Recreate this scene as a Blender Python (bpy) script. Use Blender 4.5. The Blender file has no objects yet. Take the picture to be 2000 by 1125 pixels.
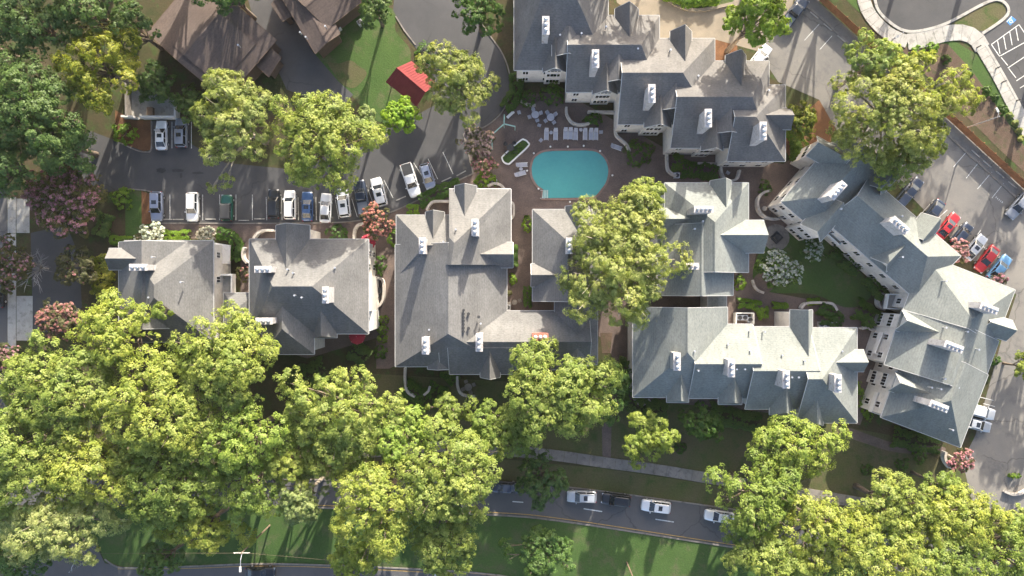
import bpy, bmesh, math, random
import numpy as np
from mathutils import Vector

sc = bpy.context.scene
COL = sc.collection

# ------------------------------------------------------------------ camera, sky, sun, exposure
HC = 111.11          # height of the drone above the ground (m); 12 photo pixels per metre on the ground
FP = 1333.33         # focal length in photo pixels
cam_data = bpy.data.cameras.new('camera')
cam_data.sensor_width = 36.0
cam_data.lens = 24.0
cam_data.clip_end = 3000
cam = bpy.data.objects.new('camera', cam_data)
cam.location = (0, 0, HC)
COL.objects.link(cam)
sc.camera = cam

SUN_EL = math.radians(20.5)
SUN_AZ = math.atan2(0.27, 0.963)      # from +Y towards +X
world = bpy.data.worlds.new('World')
sc.world = world
world.use_nodes = True
wn = world.node_tree.nodes
wl = world.node_tree.links
sky = wn.new('ShaderNodeTexSky')
sky.sky_type = 'NISHITA'
sky.sun_disc = False
sky.sun_elevation = SUN_EL
sky.sun_rotation = SUN_AZ
sky.air_density = 0.8
sky.dust_density = 3.5
sky.ozone_density = 0.6
wl.new(sky.outputs[0], wn['Background'].inputs[0])
wn['Background'].inputs[1].default_value = 0.138
sun_data = bpy.data.lights.new('sun', 'SUN')
sun_data.energy = 3.8
sun_data.angle = math.radians(0.6)
sun_data.color = (1.0, 0.92, 0.78)
sun = bpy.data.objects.new('sun', sun_data)
sdir = Vector((math.sin(SUN_AZ) * math.cos(SUN_EL), math.cos(SUN_AZ) * math.cos(SUN_EL), math.sin(SUN_EL)))
sun.rotation_euler = (-sdir).to_track_quat('-Z', 'Y').to_euler()
sun.location = sdir * 200
COL.objects.link(sun)
sc.view_settings.view_transform = 'Standard'
sc.view_settings.look = 'None'
sc.view_settings.exposure = 1.84
sc.view_settings.gamma = 1.0
sc.render.engine = 'CYCLES'
sc.cycles.max_bounces = 6
sc.cycles.transparent_max_bounces = 12
sc.cycles.use_denoising = True

# ------------------------------------------------------------------ helpers
def P(u, v, z=0.0):
    k = (HC - z) / FP
    return Vector(((u - 1000) * k, (562.5 - v) * k, z))

ORD = 'first second third fourth fifth sixth seventh eighth ninth tenth eleventh twelfth thirteenth fourteenth fifteenth sixteenth'.split()

def tag(o, label=None, cat=None, group=None, kind=None):
    if label: o['label'] = label
    if cat: o['category'] = cat
    if group: o['group'] = group
    if kind: o['kind'] = kind
    return o

def link(name, me, parent=None, loc=None):
    o = bpy.data.objects.new(name, me)
    COL.objects.link(o)
    if loc is not None: o.location = loc
    if parent is not None: o.parent = parent
    return o

def empty(name, loc=(0, 0, 0), rz=0.0):
    o = bpy.data.objects.new(name, None)
    o.empty_display_size = 0.5
    o.location = loc
    o.rotation_euler = (0, 0, rz)
    COL.objects.link(o)
    return o

class MB:
    """collects vertices and faces, then links them as one mesh object"""
    def __init__(s):
        s.v, s.f, s.m = [], [], []
    def face(s, pts, mi=0):
        n = len(s.v)
        s.v += [tuple(p) for p in pts]
        s.f.append(tuple(range(n, n + len(pts)))); s.m.append(mi)
    def box(s, c, size, rz=0.0, mi=0, taper=1.0):
        n = len(s.v); ca, sa = math.cos(rz), math.sin(rz)
        hx, hy, hz = size[0] / 2, size[1] / 2, size[2] / 2
        for dz in (-1, 1):
            t = 1.0 if dz < 0 else taper
            for dx, dy in ((-1, -1), (1, -1), (1, 1), (-1, 1)):
                x, y = dx * hx * t, dy * hy * t
                s.v.append((c[0] + x * ca - y * sa, c[1] + x * sa + y * ca, c[2] + dz * hz))
        for q in ((3, 2, 1, 0), (4, 5, 6, 7), (0, 1, 5, 4), (1, 2, 6, 5), (2, 3, 7, 6), (3, 0, 4, 7)):
            s.f.append(tuple(n + i for i in q)); s.m.append(mi)
        return s
    def prism(s, poly, z0, z1, mi=0, side=None):
        """vertical prism over a plan polygon"""
        n = len(poly); b = len(s.v)
        a = sum(poly[i][0] * poly[(i + 1) % n][1] - poly[(i + 1) % n][0] * poly[i][1] for i in range(n))
        if a < 0: poly = poly[::-1]
        s.v += [(p[0], p[1], z0) for p in poly] + [(p[0], p[1], z1) for p in poly]
        s.f.append(tuple(range(b + n - 1, b - 1, -1))); s.m.append(mi)
        s.f.append(tuple(range(b + n, b + 2 * n))); s.m.append(mi)
        for i in range(n):
            j = (i + 1) % n
            s.f.append((b + i, b + j, b + n + j, b + n + i)); s.m.append(mi if side is None else side)
        return s
    def tube(s, pts, rads, n=8, mi=0, cap=True):
        rings = []
        for i, p in enumerate(pts):
            p = Vector(p)
            d = (Vector(pts[min(i + 1, len(pts) - 1)]) - Vector(pts[max(i - 1, 0)])).normalized()
            a = d.orthogonal().normalized() if abs(d.z) < 0.99 else Vector((1, 0, 0))
            if abs(d.z) < 0.99:
                a = Vector((0, 0, 1)).cross(d).normalized()
            b2 = d.cross(a).normalized()
            base = len(s.v)
            for k in range(n):
                t = 2 * math.pi * k / n
                s.v.append(tuple(p + (a * math.cos(t) + b2 * math.sin(t)) * rads[i]))
            rings.append(base)
        for i in range(len(rings) - 1):
            for k in range(n):
                s.f.append((rings[i] + k, rings[i] + (k + 1) % n, rings[i + 1] + (k + 1) % n, rings[i + 1] + k)); s.m.append(mi)
        if cap:
            s.f.append(tuple(rings[0] + k for k in range(n - 1, -1, -1))); s.m.append(mi)
            s.f.append(tuple(rings[-1] + k for k in range(n))); s.m.append(mi)
        return s
    def lathe(s, c, prof, n=12, mi=0):
        """prof: list of (radius, z) from bottom to top"""
        b = len(s.v)
        for r, z in prof:
            for k in range(n):
                t = 2 * math.pi * k / n
                s.v.append((c[0] + r * math.cos(t), c[1] + r * math.sin(t), c[2] + z))
        for i in range(len(prof) - 1):
            for k in range(n):
                s.f.append((b + i * n + k, b + i * n + (k + 1) % n, b + (i + 1) * n + (k + 1) % n, b + (i + 1) * n + k)); s.m.append(mi)
        s.f.append(tuple(b + (len(prof) - 1) * n + k for k in range(n))); s.m.append(mi)
        return s
    def mesh(s, name, mats, smooth=False):
        me = bpy.data.meshes.new(name)
        me.from_pydata(s.v, [], s.f)
        for m in (mats if isinstance(mats, (list, tuple)) else [mats]): me.materials.append(m)
        me.polygons.foreach_set('material_index', s.m)
        if smooth: me.polygons.foreach_set('use_smooth', [True] * len(s.f))
        me.update()
        return me
    def build(s, name, mats, parent=None, smooth=False, loc=None):
        return link(name, s.mesh(name, mats, smooth), parent, loc)

def spline(pts, n=8, closed=False):
    """Catmull-Rom through 2-D points"""
    out = []; N = len(pts)
    rng = range(N if closed else N - 1)
    for i in rng:
        if closed:
            p0, p1, p2, p3 = (pts[(i + k - 1) % N] for k in range(4))
        else:
            p0, p1, p2, p3 = pts[max(i - 1, 0)], pts[i], pts[i + 1], pts[min(i + 2, N - 1)]
        for k in range(n):
            t = k / n
            out.append(tuple(0.5 * (2 * b + (c - a) * t + (2 * a - 5 * b + 4 * c - d) * t * t + (3 * b - a - 3 * c + d) * t ** 3)
                             for a, b, c, d in zip(p0, p1, p2, p3)))
    if not closed: out.append(tuple(pts[-1]))
    return out

def sheet(name, px, z, mat, label=None, kind='structure', parent=None):
    """flat sheet over a photo-pixel polygon laid on the ground at height z"""
    bm = bmesh.new()
    f = bm.faces.new([bm.verts.new(P(u, v, 0) + Vector((0, 0, z))) for u, v in px])
    bm.normal_update()
    if f.normal.z < 0: bmesh.ops.reverse_faces(bm, faces=[f])
    bmesh.ops.triangulate(bm, faces=bm.faces[:], ngon_method='EAR_CLIP')
    me = bpy.data.meshes.new(name); bm.to_mesh(me); bm.free()
    me.materials.append(mat)
    o = link(name, me, parent)
    if parent is None: tag(o, label, None, None, kind)
    return o

def plan(px, z=0):
    return [P(u, v, z) for u, v in px]

def offset_path(pts, d, closed=False):
    n = len(pts); out = []
    for i in range(n):
        a = pts[(i - 1) % n] if closed or i > 0 else pts[i]
        b = pts[(i + 1) % n] if closed or i < n - 1 else pts[i]
        t = Vector((b[0] - a[0], b[1] - a[1])).normalized()
        out.append(Vector((pts[i][0] - t.y * d, pts[i][1] + t.x * d, 0)))
    return out

def band(mb, pts, w, z0, z1, closed=False, mi=0):
    """a raised strip of width w following plan points (kerb, low wall)"""
    l = offset_path(pts, w / 2, closed); r = offset_path(pts, -w / 2, closed)
    n = len(pts); b = len(mb.v)
    for i in range(n):
        mb.v += [(l[i].x, l[i].y, z0), (l[i].x, l[i].y, z1), (r[i].x, r[i].y, z1), (r[i].x, r[i].y, z0)]
    for i in range(n if closed else n - 1):
        j = (i + 1) % n
        for k in range(3):
            mb.f.append((b + 4 * i + k, b + 4 * i + k + 1, b + 4 * j + k + 1, b + 4 * j + k)[::-1]); mb.m.append(mi)
    if not closed:
        mb.f.append((b, b + 1, b + 2, b + 3)); mb.m.append(mi)
        e = b + 4 * (n - 1)
        mb.f.append((e + 3, e + 2, e + 1, e)); mb.m.append(mi)
    return mb

# ------------------------------------------------------------------ materials
def mat_new(name):
    m = bpy.data.materials.new(name); m.use_nodes = True
    nt = m.node_tree
    return m, nt, nt.nodes['Principled BSDF']

def ramp(nt, fac, stops):
    r = nt.nodes.new('ShaderNodeValToRGB')
    el = r.color_ramp.elements
    while len(el) < len(stops): el.new(0.5)
    for e, (p, c) in zip(el, stops):
        e.position = p; e.color = (*c, 1)
    nt.links.new(fac, r.inputs[0])
    return r.outputs[0]

def noise(nt, scale, detail=4, rough=0.6, vec=None):
    n = nt.nodes.new('ShaderNodeTexNoise')
    n.inputs['Scale'].default_value = scale
    n.inputs['Detail'].default_value = detail
    n.inputs['Roughness'].default_value = rough
    if vec is not None: nt.links.new(vec, n.inputs['Vector'])
    return n.outputs['Fac']

def position(nt, scale=(1, 1, 1), rot=0.0):
    g = nt.nodes.new('ShaderNodeNewGeometry')
    mp = nt.nodes.new('ShaderNodeMapping')
    mp.inputs['Scale'].default_value = scale
    mp.inputs['Rotation'].default_value = (0, 0, rot)
    nt.links.new(g.outputs['Position'], mp.inputs['Vector'])
    return mp.outputs[0]

def mix(nt, a, b, fac, mode='MIX'):
    m = nt.nodes.new('ShaderNodeMix'); m.data_type = 'RGBA'; m.blend_type = mode
    if isinstance(fac, (int, float)): m.inputs[0].default_value = fac
    else: nt.links.new(fac, m.inputs[0])
    for i, x in ((6, a), (7, b)):
        if isinstance(x, (tuple, list)): m.inputs[i].default_value = (*x, 1)
        else: nt.links.new(x, m.inputs[i])
    return m.outputs[2]

def bump(nt, h, strength, dist, bsdf):
    b = nt.nodes.new('ShaderNodeBump')
    b.inputs['Strength'].default_value = strength
    b.inputs['Distance'].default_value = dist
    nt.links.new(h, b.inputs['Height'])
    nt.links.new(b.outputs[0], bsdf.inputs['Normal'])

def mat_mottled(name, c1, c2, c3=None, big=0.15, fine=6.0, rough=0.9, bstr=0.3, bdist=0.03, finemix=0.35):
    """two-scale mottled surface: large patches between c1 and c2, fine grain, optional third colour in blotches"""
    m, nt, bs = mat_new(name)
    pos = position(nt)
    a = ramp(nt, noise(nt, big, 5, 0.65, pos), [(0.35, c1), (0.65, c2)])
    if c3 is not None:
        msk = ramp(nt, noise(nt, big * 2.7, 6, 0.7, position(nt, (1, 1, 1), 0.7)), [(0.52, (0, 0, 0)), (0.64, (1, 1, 1))])
        a = mix(nt, a, c3, msk)
    f = noise(nt, fine, 3, 0.7, pos)
    g = ramp(nt, f, [(0.3, (0.72, 0.72, 0.72)), (0.7, (1.25, 1.25, 1.25))])
    a = mix(nt, a, g, finemix * 2, 'MULTIPLY')
    nt.links.new(a, bs.inputs['Base Color'])
    bs.inputs['Roughness'].default_value = rough
    bs.inputs['Specular IOR Level'].default_value = 0.25
    bump(nt, f, bstr, bdist, bs)
    return m

def add_cracks(m, scale=0.10, dark=0.70):
    nt = m.node_tree; bs = nt.nodes['Principled BSDF']
    src = bs.inputs['Base Color'].links[0].from_socket
    v = nt.nodes.new('ShaderNodeTexVoronoi'); v.feature = 'DISTANCE_TO_EDGE'; v.inputs['Scale'].default_value = scale
    nz = nt.nodes.new('ShaderNodeTexNoise'); nz.inputs['Scale'].default_value = 0.5; nz.inputs['Detail'].default_value = 5
    pos = position(nt, (1, 1, 0)); nt.links.new(pos, nz.inputs['Vector'])
    ad = nt.nodes.new('ShaderNodeMix'); ad.data_type = 'RGBA'; ad.blend_type = 'LINEAR_LIGHT'; ad.inputs[0].default_value = 1.6
    nt.links.new(pos, ad.inputs[6]); nt.links.new(nz.outputs['Color'], ad.inputs[7]); nt.links.new(ad.outputs[2], v.inputs['Vector'])
    k = ramp(nt, v.outputs['Distance'], [(0.0, (dark,) * 3), (0.004, (dark,) * 3), (0.012, (1, 1, 1))])
    gate = ramp(nt, noise(nt, 0.07, 2, 0.5, position(nt)), [(0.46, (0, 0, 0)), (0.56, (1, 1, 1))])
    c = mix(nt, src, mix(nt, (1, 1, 1), k, gate), 1.0, 'MULTIPLY')
    nt.links.new(c, bs.inputs['Base Color'])

def mat_plain(name, c, rough=0.6, metal=0.0, vary=0.12, scale=2.0, spec=0.4):
    m, nt, bs = mat_new(name)
    g = ramp(nt, noise(nt, scale, 4, 0.6, position(nt)), [(0.3, (1 - vary,) * 3), (0.7, (1 + vary,) * 3)])
    nt.links.new(mix(nt, c, g, 1.0, 'MULTIPLY'), bs.inputs['Base Color'])
    bs.inputs['Roughness'].default_value = rough
    bs.inputs['Metallic'].default_value = metal
    bs.inputs['Specular IOR Level'].default_value = spec
    return m

def mat_shingle(name, c1, c2, seed=0.0):
    """asphalt shingles: courses that follow the height of the slope, tabs, streaks and wear"""
    m, nt, bs = mat_new(name)
    pos = position(nt, (1, 1, 1))
    big = noise(nt, 0.22, 5, 0.6, position(nt, (1, 1, 1), seed))
    base = ramp(nt, big, [(0.33, c1), (0.67, c2)])
    tabs = noise(nt, 1.0, 2, 0.5, position(nt, (3.2, 3.2, 9.0), seed))
    base = mix(nt, base, ramp(nt, tabs, [(0.3, (0.76, 0.76, 0.77)), (0.5, (1, 1, 1)), (0.72, (1.22, 1.21, 1.20))]), 0.7, 'MULTIPLY')
    sp = nt.nodes.new('ShaderNodeSeparateXYZ'); nt.links.new(pos, sp.inputs[0])
    mm = nt.nodes.new('ShaderNodeMath'); mm.operation = 'FRACT'
    m2 = nt.nodes.new('ShaderNodeMath'); m2.operation = 'MULTIPLY'; m2.inputs[1].default_value = 5.5
    nt.links.new(sp.outputs[2], m2.inputs[0]); nt.links.new(m2.outputs[0], mm.inputs[0])
    course = ramp(nt, mm.outputs[0], [(0.0, (0.80, 0.80, 0.80)), (0.18, (1, 1, 1)), (1.0, (1.04, 1.04, 1.04))])
    base = mix(nt, base, course, 0.8, 'MULTIPLY')
    stain = ramp(nt, noise(nt, 0.9, 6, 0.75, position(nt, (1.6, 0.5, 0.3), seed + 1)), [(0.42, (1, 1, 1)), (0.75, (0.78, 0.77, 0.75))])
    base = mix(nt, base, stain, 0.8, 'MULTIPLY')
    nt.links.new(base, bs.inputs['Base Color'])
    bs.inputs['Roughness'].default_value = 0.92
    bs.inputs['Specular IOR Level'].default_value = 0.2
    bump(nt, tabs, 0.35, 0.03, bs)
    return m

def mat_leaf(name, cols, transl=0.35, gloss=0.5, tint=(1.12, 1.18, 0.62)):
    """leaf: colour differs from leaf to leaf and drifts over the crown; some light passes through"""
    m, nt, bs = mat_new(name)
    g = nt.nodes.new('ShaderNodeNewGeometry')
    c = ramp(nt, g.outputs['Random Per Island'], [(i / (len(cols) - 1), k) for i, k in enumerate(cols)])
    d = ramp(nt, noise(nt, 0.35, 3, 0.6, position(nt)), [(0.3, (0.78, 0.85, 0.80)), (0.7, (1.22, 1.12, 1.05))])
    c = mix(nt, c, d, 1.0, 'MULTIPLY')
    oi = nt.nodes.new('ShaderNodeObjectInfo')     # every tree its own shade
    c = mix(nt, c, ramp(nt, oi.outputs['Random'], [(0.0, (0.74, 0.84, 0.80)), (0.35, (0.95, 0.97, 1.1)), (0.7, (1.06, 1.02, 0.9)), (1.0, (0.90, 1.04, 1.0))]), 1.0, 'MULTIPLY')
    nt.links.new(c, bs.inputs['Base Color'])
    bs.inputs['Roughness'].default_value = gloss
    bs.inputs['Specular IOR Level'].default_value = 0.35
    tr = nt.nodes.new('ShaderNodeBsdfTranslucent')
    tc = mix(nt, c, tint, 1.0, 'MULTIPLY')
    nt.links.new(tc, tr.inputs[0])
    ms = nt.nodes.new('ShaderNodeMixShader'); ms.inputs[0].default_value = transl
    nt.links.new(bs.outputs[0], ms.inputs[1]); nt.links.new(tr.outputs[0], ms.inputs[2])
    nt.links.new(ms.outputs[0], nt.nodes['Material Output'].inputs[0])
    return m

def mat_brick(name, c1, c2, mortar, sc_=4.0):
    m, nt, bs = mat_new(name)
    b = nt.nodes.new('ShaderNodeTexBrick')
    b.inputs['Scale'].default_value = sc_
    b.inputs['Color1'].default_value = (*c1, 1); b.inputs['Color2'].default_value = (*c2, 1); b.inputs['Mortar'].default_value = (*mortar, 1)
    b.inputs['Mortar Size'].default_value = 0.03
    nt.links.new(position(nt, (1, 1, 1), 0.78), b.inputs['Vector'])
    big = ramp(nt, noise(nt, 0.35, 6, 0.7, position(nt)), [(0.3, (0.68, 0.68, 0.70)), (0.7, (1.3, 1.26, 1.22))])
    fine = ramp(nt, noise(nt, 5, 3, 0.7, position(nt)), [(0.3, (0.8, 0.8, 0.8)), (0.7, (1.2, 1.2, 1.2))])
    c = mix(nt, mix(nt, b.outputs[0], big, 1.0, 'MULTIPLY'), fine, 1.0, 'MULTIPLY')
    nt.links.new(c, bs.inputs['Base Color'])
    bs.inputs['Roughness'].default_value = 0.9
    bump(nt, b.outputs['Fac'], -0.2, 0.02, bs)
    return m

M = {}
M['ground'] = mat_mottled('woodland_floor', (0.035, 0.045, 0.016), (0.075, 0.055, 0.032), (0.045, 0.075, 0.020), 0.16, 3.0, 1.0, 0.7, 0.08)
M['lawn'] = mat_mottled('lawn_grass', (0.042, 0.082, 0.020), (0.060, 0.104, 0.027), (0.082, 0.096, 0.042), 0.13, 4.0, 1.0, 0.8, 0.06)
M['drylawn'] = mat_mottled('worn_grass', (0.075, 0.085, 0.030), (0.10, 0.085, 0.048), (0.05, 0.075, 0.02), 0.14, 4.0, 1.0, 0.8, 0.06)
M['mulch'] = mat_mottled('pine_mulch', (0.11, 0.055, 0.030), (0.17, 0.085, 0.042), None, 0.4, 5.0, 1.0, 0.8, 0.06)
M['soil'] = mat_mottled('brown_soil', (0.085, 0.058, 0.042), (0.125, 0.088, 0.064), (0.07, 0.07, 0.035), 0.3, 5.0, 1.0, 0.8, 0.06)
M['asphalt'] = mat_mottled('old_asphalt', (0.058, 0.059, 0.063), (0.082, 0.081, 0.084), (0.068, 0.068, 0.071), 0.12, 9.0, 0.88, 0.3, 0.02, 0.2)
M['asphalt_pale'] = mat_mottled('pale_asphalt', (0.158, 0.150, 0.140), (0.215, 0.200, 0.180), (0.130, 0.126, 0.122), 0.10, 9.0, 0.9, 0.3, 0.02, 0.2)  # paler, warmer asphalt for the lot along the fence
M['road'] = mat_mottled('road_asphalt', (0.088, 0.086, 0.088), (0.113, 0.109, 0.108), (0.097, 0.094, 0.095), 0.10, 9.0, 0.85, 0.25, 0.02, 0.16)
for k_ in ('asphalt', 'asphalt_pale', 'road'): add_cracks(M[k_])
M['concrete'] = mat_mottled('concrete', (0.30, 0.29, 0.27), (0.40, 0.385, 0.355), (0.24, 0.23, 0.21), 0.35, 7.0, 0.9, 0.2, 0.02, 0.18)
M['concrete_old'] = mat_mottled('weathered_concrete', (0.17, 0.155, 0.14), (0.25, 0.225, 0.20), (0.13, 0.12, 0.11), 0.35, 7.0, 0.92, 0.25, 0.02, 0.2)
M['tan_concrete'] = mat_mottled('tan_concrete', (0.19, 0.163, 0.125), (0.25, 0.215, 0.168), (0.19, 0.165, 0.13), 0.2, 8.0, 0.92, 0.2, 0.02, 0.15)
M['brick'] = mat_brick('brick_paving', (0.118, 0.084, 0.073), (0.148, 0.106, 0.092), (0.10, 0.085, 0.075), 5.0)
M['paint_white'] = mat_mottled('worn_white_paint', (0.50, 0.50, 0.48), (0.68, 0.68, 0.66), (0.32, 0.32, 0.31), 1.2, 9.0, 0.8, 0.1, 0.005, 0.2)
M['paint_yellow'] = mat_mottled('worn_yellow_paint', (0.36, 0.235, 0.075), (0.44, 0.29, 0.10), (0.22, 0.165, 0.085), 1.2, 9.0, 0.8, 0.1, 0.005, 0.2)
M['paint_blue'] = mat_plain('blue_sign_paint', (0.05, 0.19, 0.48), 0.7)
M['grey_roof'] = mat_shingle('warm_grey_shingles', (0.122, 0.121, 0.119), (0.164, 0.162, 0.158), 0.3)
M['dark_roof'] = mat_shingle('dark_grey_shingles', (0.112, 0.109, 0.108), (0.158, 0.152, 0.146), 1.1)
M['green_roof'] = mat_shingle('green_grey_shingles', (0.160, 0.174, 0.166), (0.203, 0.216, 0.203), 2.0)
M['brown_roof'] = mat_shingle('brown_shingles', (0.088, 0.068, 0.061), (0.114, 0.089, 0.079), 2.6)
M['stucco'] = mat_mottled('off_white_stucco', (0.62, 0.59, 0.55), (0.70, 0.67, 0.62), (0.54, 0.51, 0.47), 0.5, 6.0, 0.9, 0.2, 0.01, 0.1)
M['pinkstucco'] = mat_mottled('chimney_stucco', (0.42, 0.40, 0.395), (0.52, 0.495, 0.485), (0.30, 0.26, 0.24), 0.9, 6.0, 0.9, 0.2, 0.01, 0.12)
M['cap'] = mat_mottled('weathered_wall_cap', (0.36, 0.325, 0.285), (0.48, 0.44, 0.39), (0.27, 0.24, 0.21), 0.7, 6.0, 0.9, 0.2, 0.01, 0.15)
M['trim'] = mat_plain('white_trim', (0.74, 0.73, 0.70), 0.55, 0, 0.08)
M['gutter'] = mat_plain('weathered_gutter', (0.46, 0.455, 0.44), 0.6, 0, 0.12)
M['brownwall'] = mat_plain('brown_siding', (0.11, 0.075, 0.055), 0.85)
M['glass'] = mat_plain('dark_glass', (0.018, 0.022, 0.028), 0.06, 0, 0.2, 0.6, 0.8)
M['metal'] = mat_plain('galvanised_metal', (0.50, 0.51, 0.53), 0.42, 0.55, 0.15, 6.0)
M['darkmetal'] = mat_plain('dark_metal', (0.05, 0.05, 0.052), 0.6, 0.3)
M['redmetal'] = mat_plain('red_metal_sheet', (0.165, 0.034, 0.036), 0.8, 0.0, 0.16, 0.7, 0.15)
M['redbrick'] = mat_brick('red_chimney_brick', (0.30, 0.065, 0.042), (0.40, 0.095, 0.060), (0.33, 0.25, 0.20), 6.0)
M['redcanvas'] = mat_plain('red_canvas', (0.36, 0.022, 0.045), 0.8)
M['wood'] = mat_plain('fence_wood', (0.23, 0.105, 0.052), 0.85, 0, 0.3, 1.4)
M['polewood'] = mat_plain('pole_wood', (0.16, 0.115, 0.08), 0.85, 0, 0.25, 3.0)
M['bark'] = mat_plain('bark', (0.16, 0.125, 0.095), 0.95, 0, 0.35, 3.0)
M['palebark'] = mat_plain('pale_bark', (0.34, 0.29, 0.23), 0.9, 0, 0.3, 3.0)
M['lounge'] = mat_plain('white_lounger_mesh', (0.36, 0.36, 0.40), 0.6, 0, 0.1)
M['patina'] = mat_plain('green_patina_metal', (0.28, 0.46, 0.41), 0.55, 0.1, 0.15)
M['tyre'] = mat_plain('tyre_rubber', (0.02, 0.02, 0.02), 0.85)
M['lamp'] = mat_plain('headlight_glass', (0.75, 0.76, 0.78), 0.1, 0.3)
M['taillamp'] = mat_plain('taillight_red', (0.35, 0.012, 0.012), 0.2)
M['plaster'] = mat_mottled('pool_plaster', (0.135, 0.345, 0.330), (0.165, 0.395, 0.375), None, 0.12, 2.0, 0.7, 0.1, 0.01, 0.06)
M['coping'] = mat_mottled('pool_coping', (0.20, 0.13, 0.11), (0.27, 0.185, 0.155), None, 0.8, 6.0, 0.85, 0.2, 0.01, 0.15)

def mat_water():
    m, nt, bs = mat_new('pool_water')
    nt.nodes.remove(bs)
    tr = nt.nodes.new('ShaderNodeBsdfTransparent'); tr.inputs[0].default_value = (0.74, 0.95, 0.96, 1)
    gl = nt.nodes.new('ShaderNodeBsdfGlossy'); gl.inputs['Roughness'].default_value = 0.04
    fr = nt.nodes.new('ShaderNodeFresnel'); fr.inputs[0].default_value = 1.33
    b = nt.nodes.new('ShaderNodeBump'); b.inputs['Strength'].default_value = 0.5; b.inputs['Distance'].default_value = 0.06
    nt.links.new(noise(nt, 1.6, 3, 0.5, position(nt)), b.inputs['Height'])
    nt.links.new(b.outputs[0], gl.inputs['Normal']); nt.links.new(b.outputs[0], fr.inputs['Normal'])
    ms = nt.nodes.new('ShaderNodeMixShader')
    nt.links.new(fr.outputs[0], ms.inputs[0]); nt.links.new(tr.outputs[0], ms.inputs[1]); nt.links.new(gl.outputs[0], ms.inputs[2])
    nt.links.new(ms.outputs[0], nt.nodes['Material Output'].inputs[0])
    return m
M['water'] = mat_water()

L = {}
L['oak'] = mat_leaf('oak_leaves', [(0.185, 0.250, 0.050), (0.258, 0.322, 0.066), (0.325, 0.378, 0.088), (0.400, 0.436, 0.120)], 0.52)
L['lime'] = mat_leaf('lime_leaves', [(0.21, 0.31, 0.028), (0.31, 0.41, 0.045), (0.40, 0.49, 0.070)], 0.52)
L['pine'] = mat_leaf('pine_needles', [(0.200, 0.255, 0.066), (0.275, 0.330, 0.092), (0.340, 0.385, 0.125), (0.44, 0.46, 0.185)], 0.5)
L['pale'] = mat_leaf('pale_leaves', [(0.210, 0.265, 0.085), (0.290, 0.345, 0.115), (0.360, 0.405, 0.150), (0.45, 0.47, 0.21)], 0.5)
L['dark'] = mat_leaf('dark_leaves', [(0.075, 0.138, 0.042), (0.110, 0.185, 0.052), (0.155, 0.235, 0.066)], 0.5)
L['gold'] = mat_leaf('gold_green_leaves', [(0.14, 0.19, 0.026), (0.26, 0.29, 0.036), (0.37, 0.365, 0.050)], 0.5)
L['myrtle'] = mat_leaf('myrtle_leaves', [(0.095, 0.115, 0.041), (0.155, 0.155, 0.061), (0.203, 0.176, 0.084)], 0.55)
L['box'] = mat_leaf('boxwood_leaves', [(0.101, 0.203, 0.019), (0.162, 0.284, 0.024), (0.230, 0.338, 0.032)], 0.55)
L['hedge'] = mat_leaf('hedge_leaves', [(0.054, 0.121, 0.022), (0.088, 0.176, 0.030), (0.128, 0.223, 0.038)], 0.55)
L['pink'] = mat_leaf('pink_blossom', [(0.38, 0.16, 0.20), (0.48, 0.22, 0.27), (0.57, 0.32, 0.35)], 0.4, 0.6, (1.05, 1.0, 1.0))
L['coral'] = mat_leaf('coral_blossom', [(0.34, 0.12, 0.12), (0.43, 0.18, 0.17), (0.52, 0.28, 0.25)], 0.4, 0.6, (1.05, 1.0, 1.0))
L['rosy'] = mat_leaf('pale_pink_blossom', [(0.42, 0.27, 0.29), (0.52, 0.36, 0.37), (0.60, 0.47, 0.45)], 0.4, 0.6, (1.05, 1.0, 1.0))
L['white'] = mat_leaf('white_blossom', [(0.50, 0.50, 0.43), (0.60, 0.60, 0.52), (0.68, 0.67, 0.60)], 0.4, 0.6, (1.0, 1.0, 0.95))

# ------------------------------------------------------------------ the ground, roads and paths
g = MB(); g.face([(-900, -900, 0), (900, -900, 0), (900, 900, 0), (-900, 900, 0)])
tag(g.build('ground', M['ground']), 'dark leaf-littered ground between the buildings and trees', None, None, 'structure')

def kerb(px, label, w=0.2, h=0.12, mat='concrete_old', n=6, sm=True, z0=0.0):
    pts = plan(spline(px, n) if sm else px)
    return tag(band(MB(), pts, w, z0, z0 + h).build('kerb', M[mat]), label, None, None, 'structure')

# lawns and worn grass
sheet('lawn', spline([(640, 40), (700, 5), (770, 20), (772, 60), (800, 95), (800, 130), (790, 200), (770, 235), (735, 235), (690, 190), (655, 155), (615, 105)], 5, True), .008, M['lawn'], 'shaded green lawn in front of the brown-roofed houses')
sheet('lawn', [(-300, 990), (560, 990), (950, 1004), (1105, 1020), (1400, 1066), (1700, 1112), (2300, 1210), (2300, 1330), (1500, 1240), (1000, 1128), (900, 1116), (650, 1104), (500, 1100), (370, 1106), (250, 1109), (205, 1098), (190, 1060), (60, 1100), (-300, 1140)], .008, M['lawn'], 'dark green grass median between the two carriageways')
sheet('lawn', [(700, 905), (960, 895), (1180, 915), (1380, 945), (1700, 990), (1700, 1030), (1380, 985), (1100, 950), (950, 943), (700, 940)], .008, M['drylawn'], 'worn grass verge between the sidewalk and the road')
sheet('lawn', [(560, 720), (1240, 760), (1740, 850), (1900, 930), (1900, 1000), (1380, 935), (1180, 892), (960, 868), (560, 850)], .008, M['drylawn'], 'patchy shaded grass below the apartment buildings')
sheet('lawn', spline([(1490, 480), (1530, 455), (1580, 450), (1650, 500), (1700, 560), (1690, 590), (1650, 600), (1590, 575), (1500, 570), (1470, 540)], 5, True), .024, M['lawn'], 'oval courtyard lawn beside the white flowering shrubs')
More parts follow.
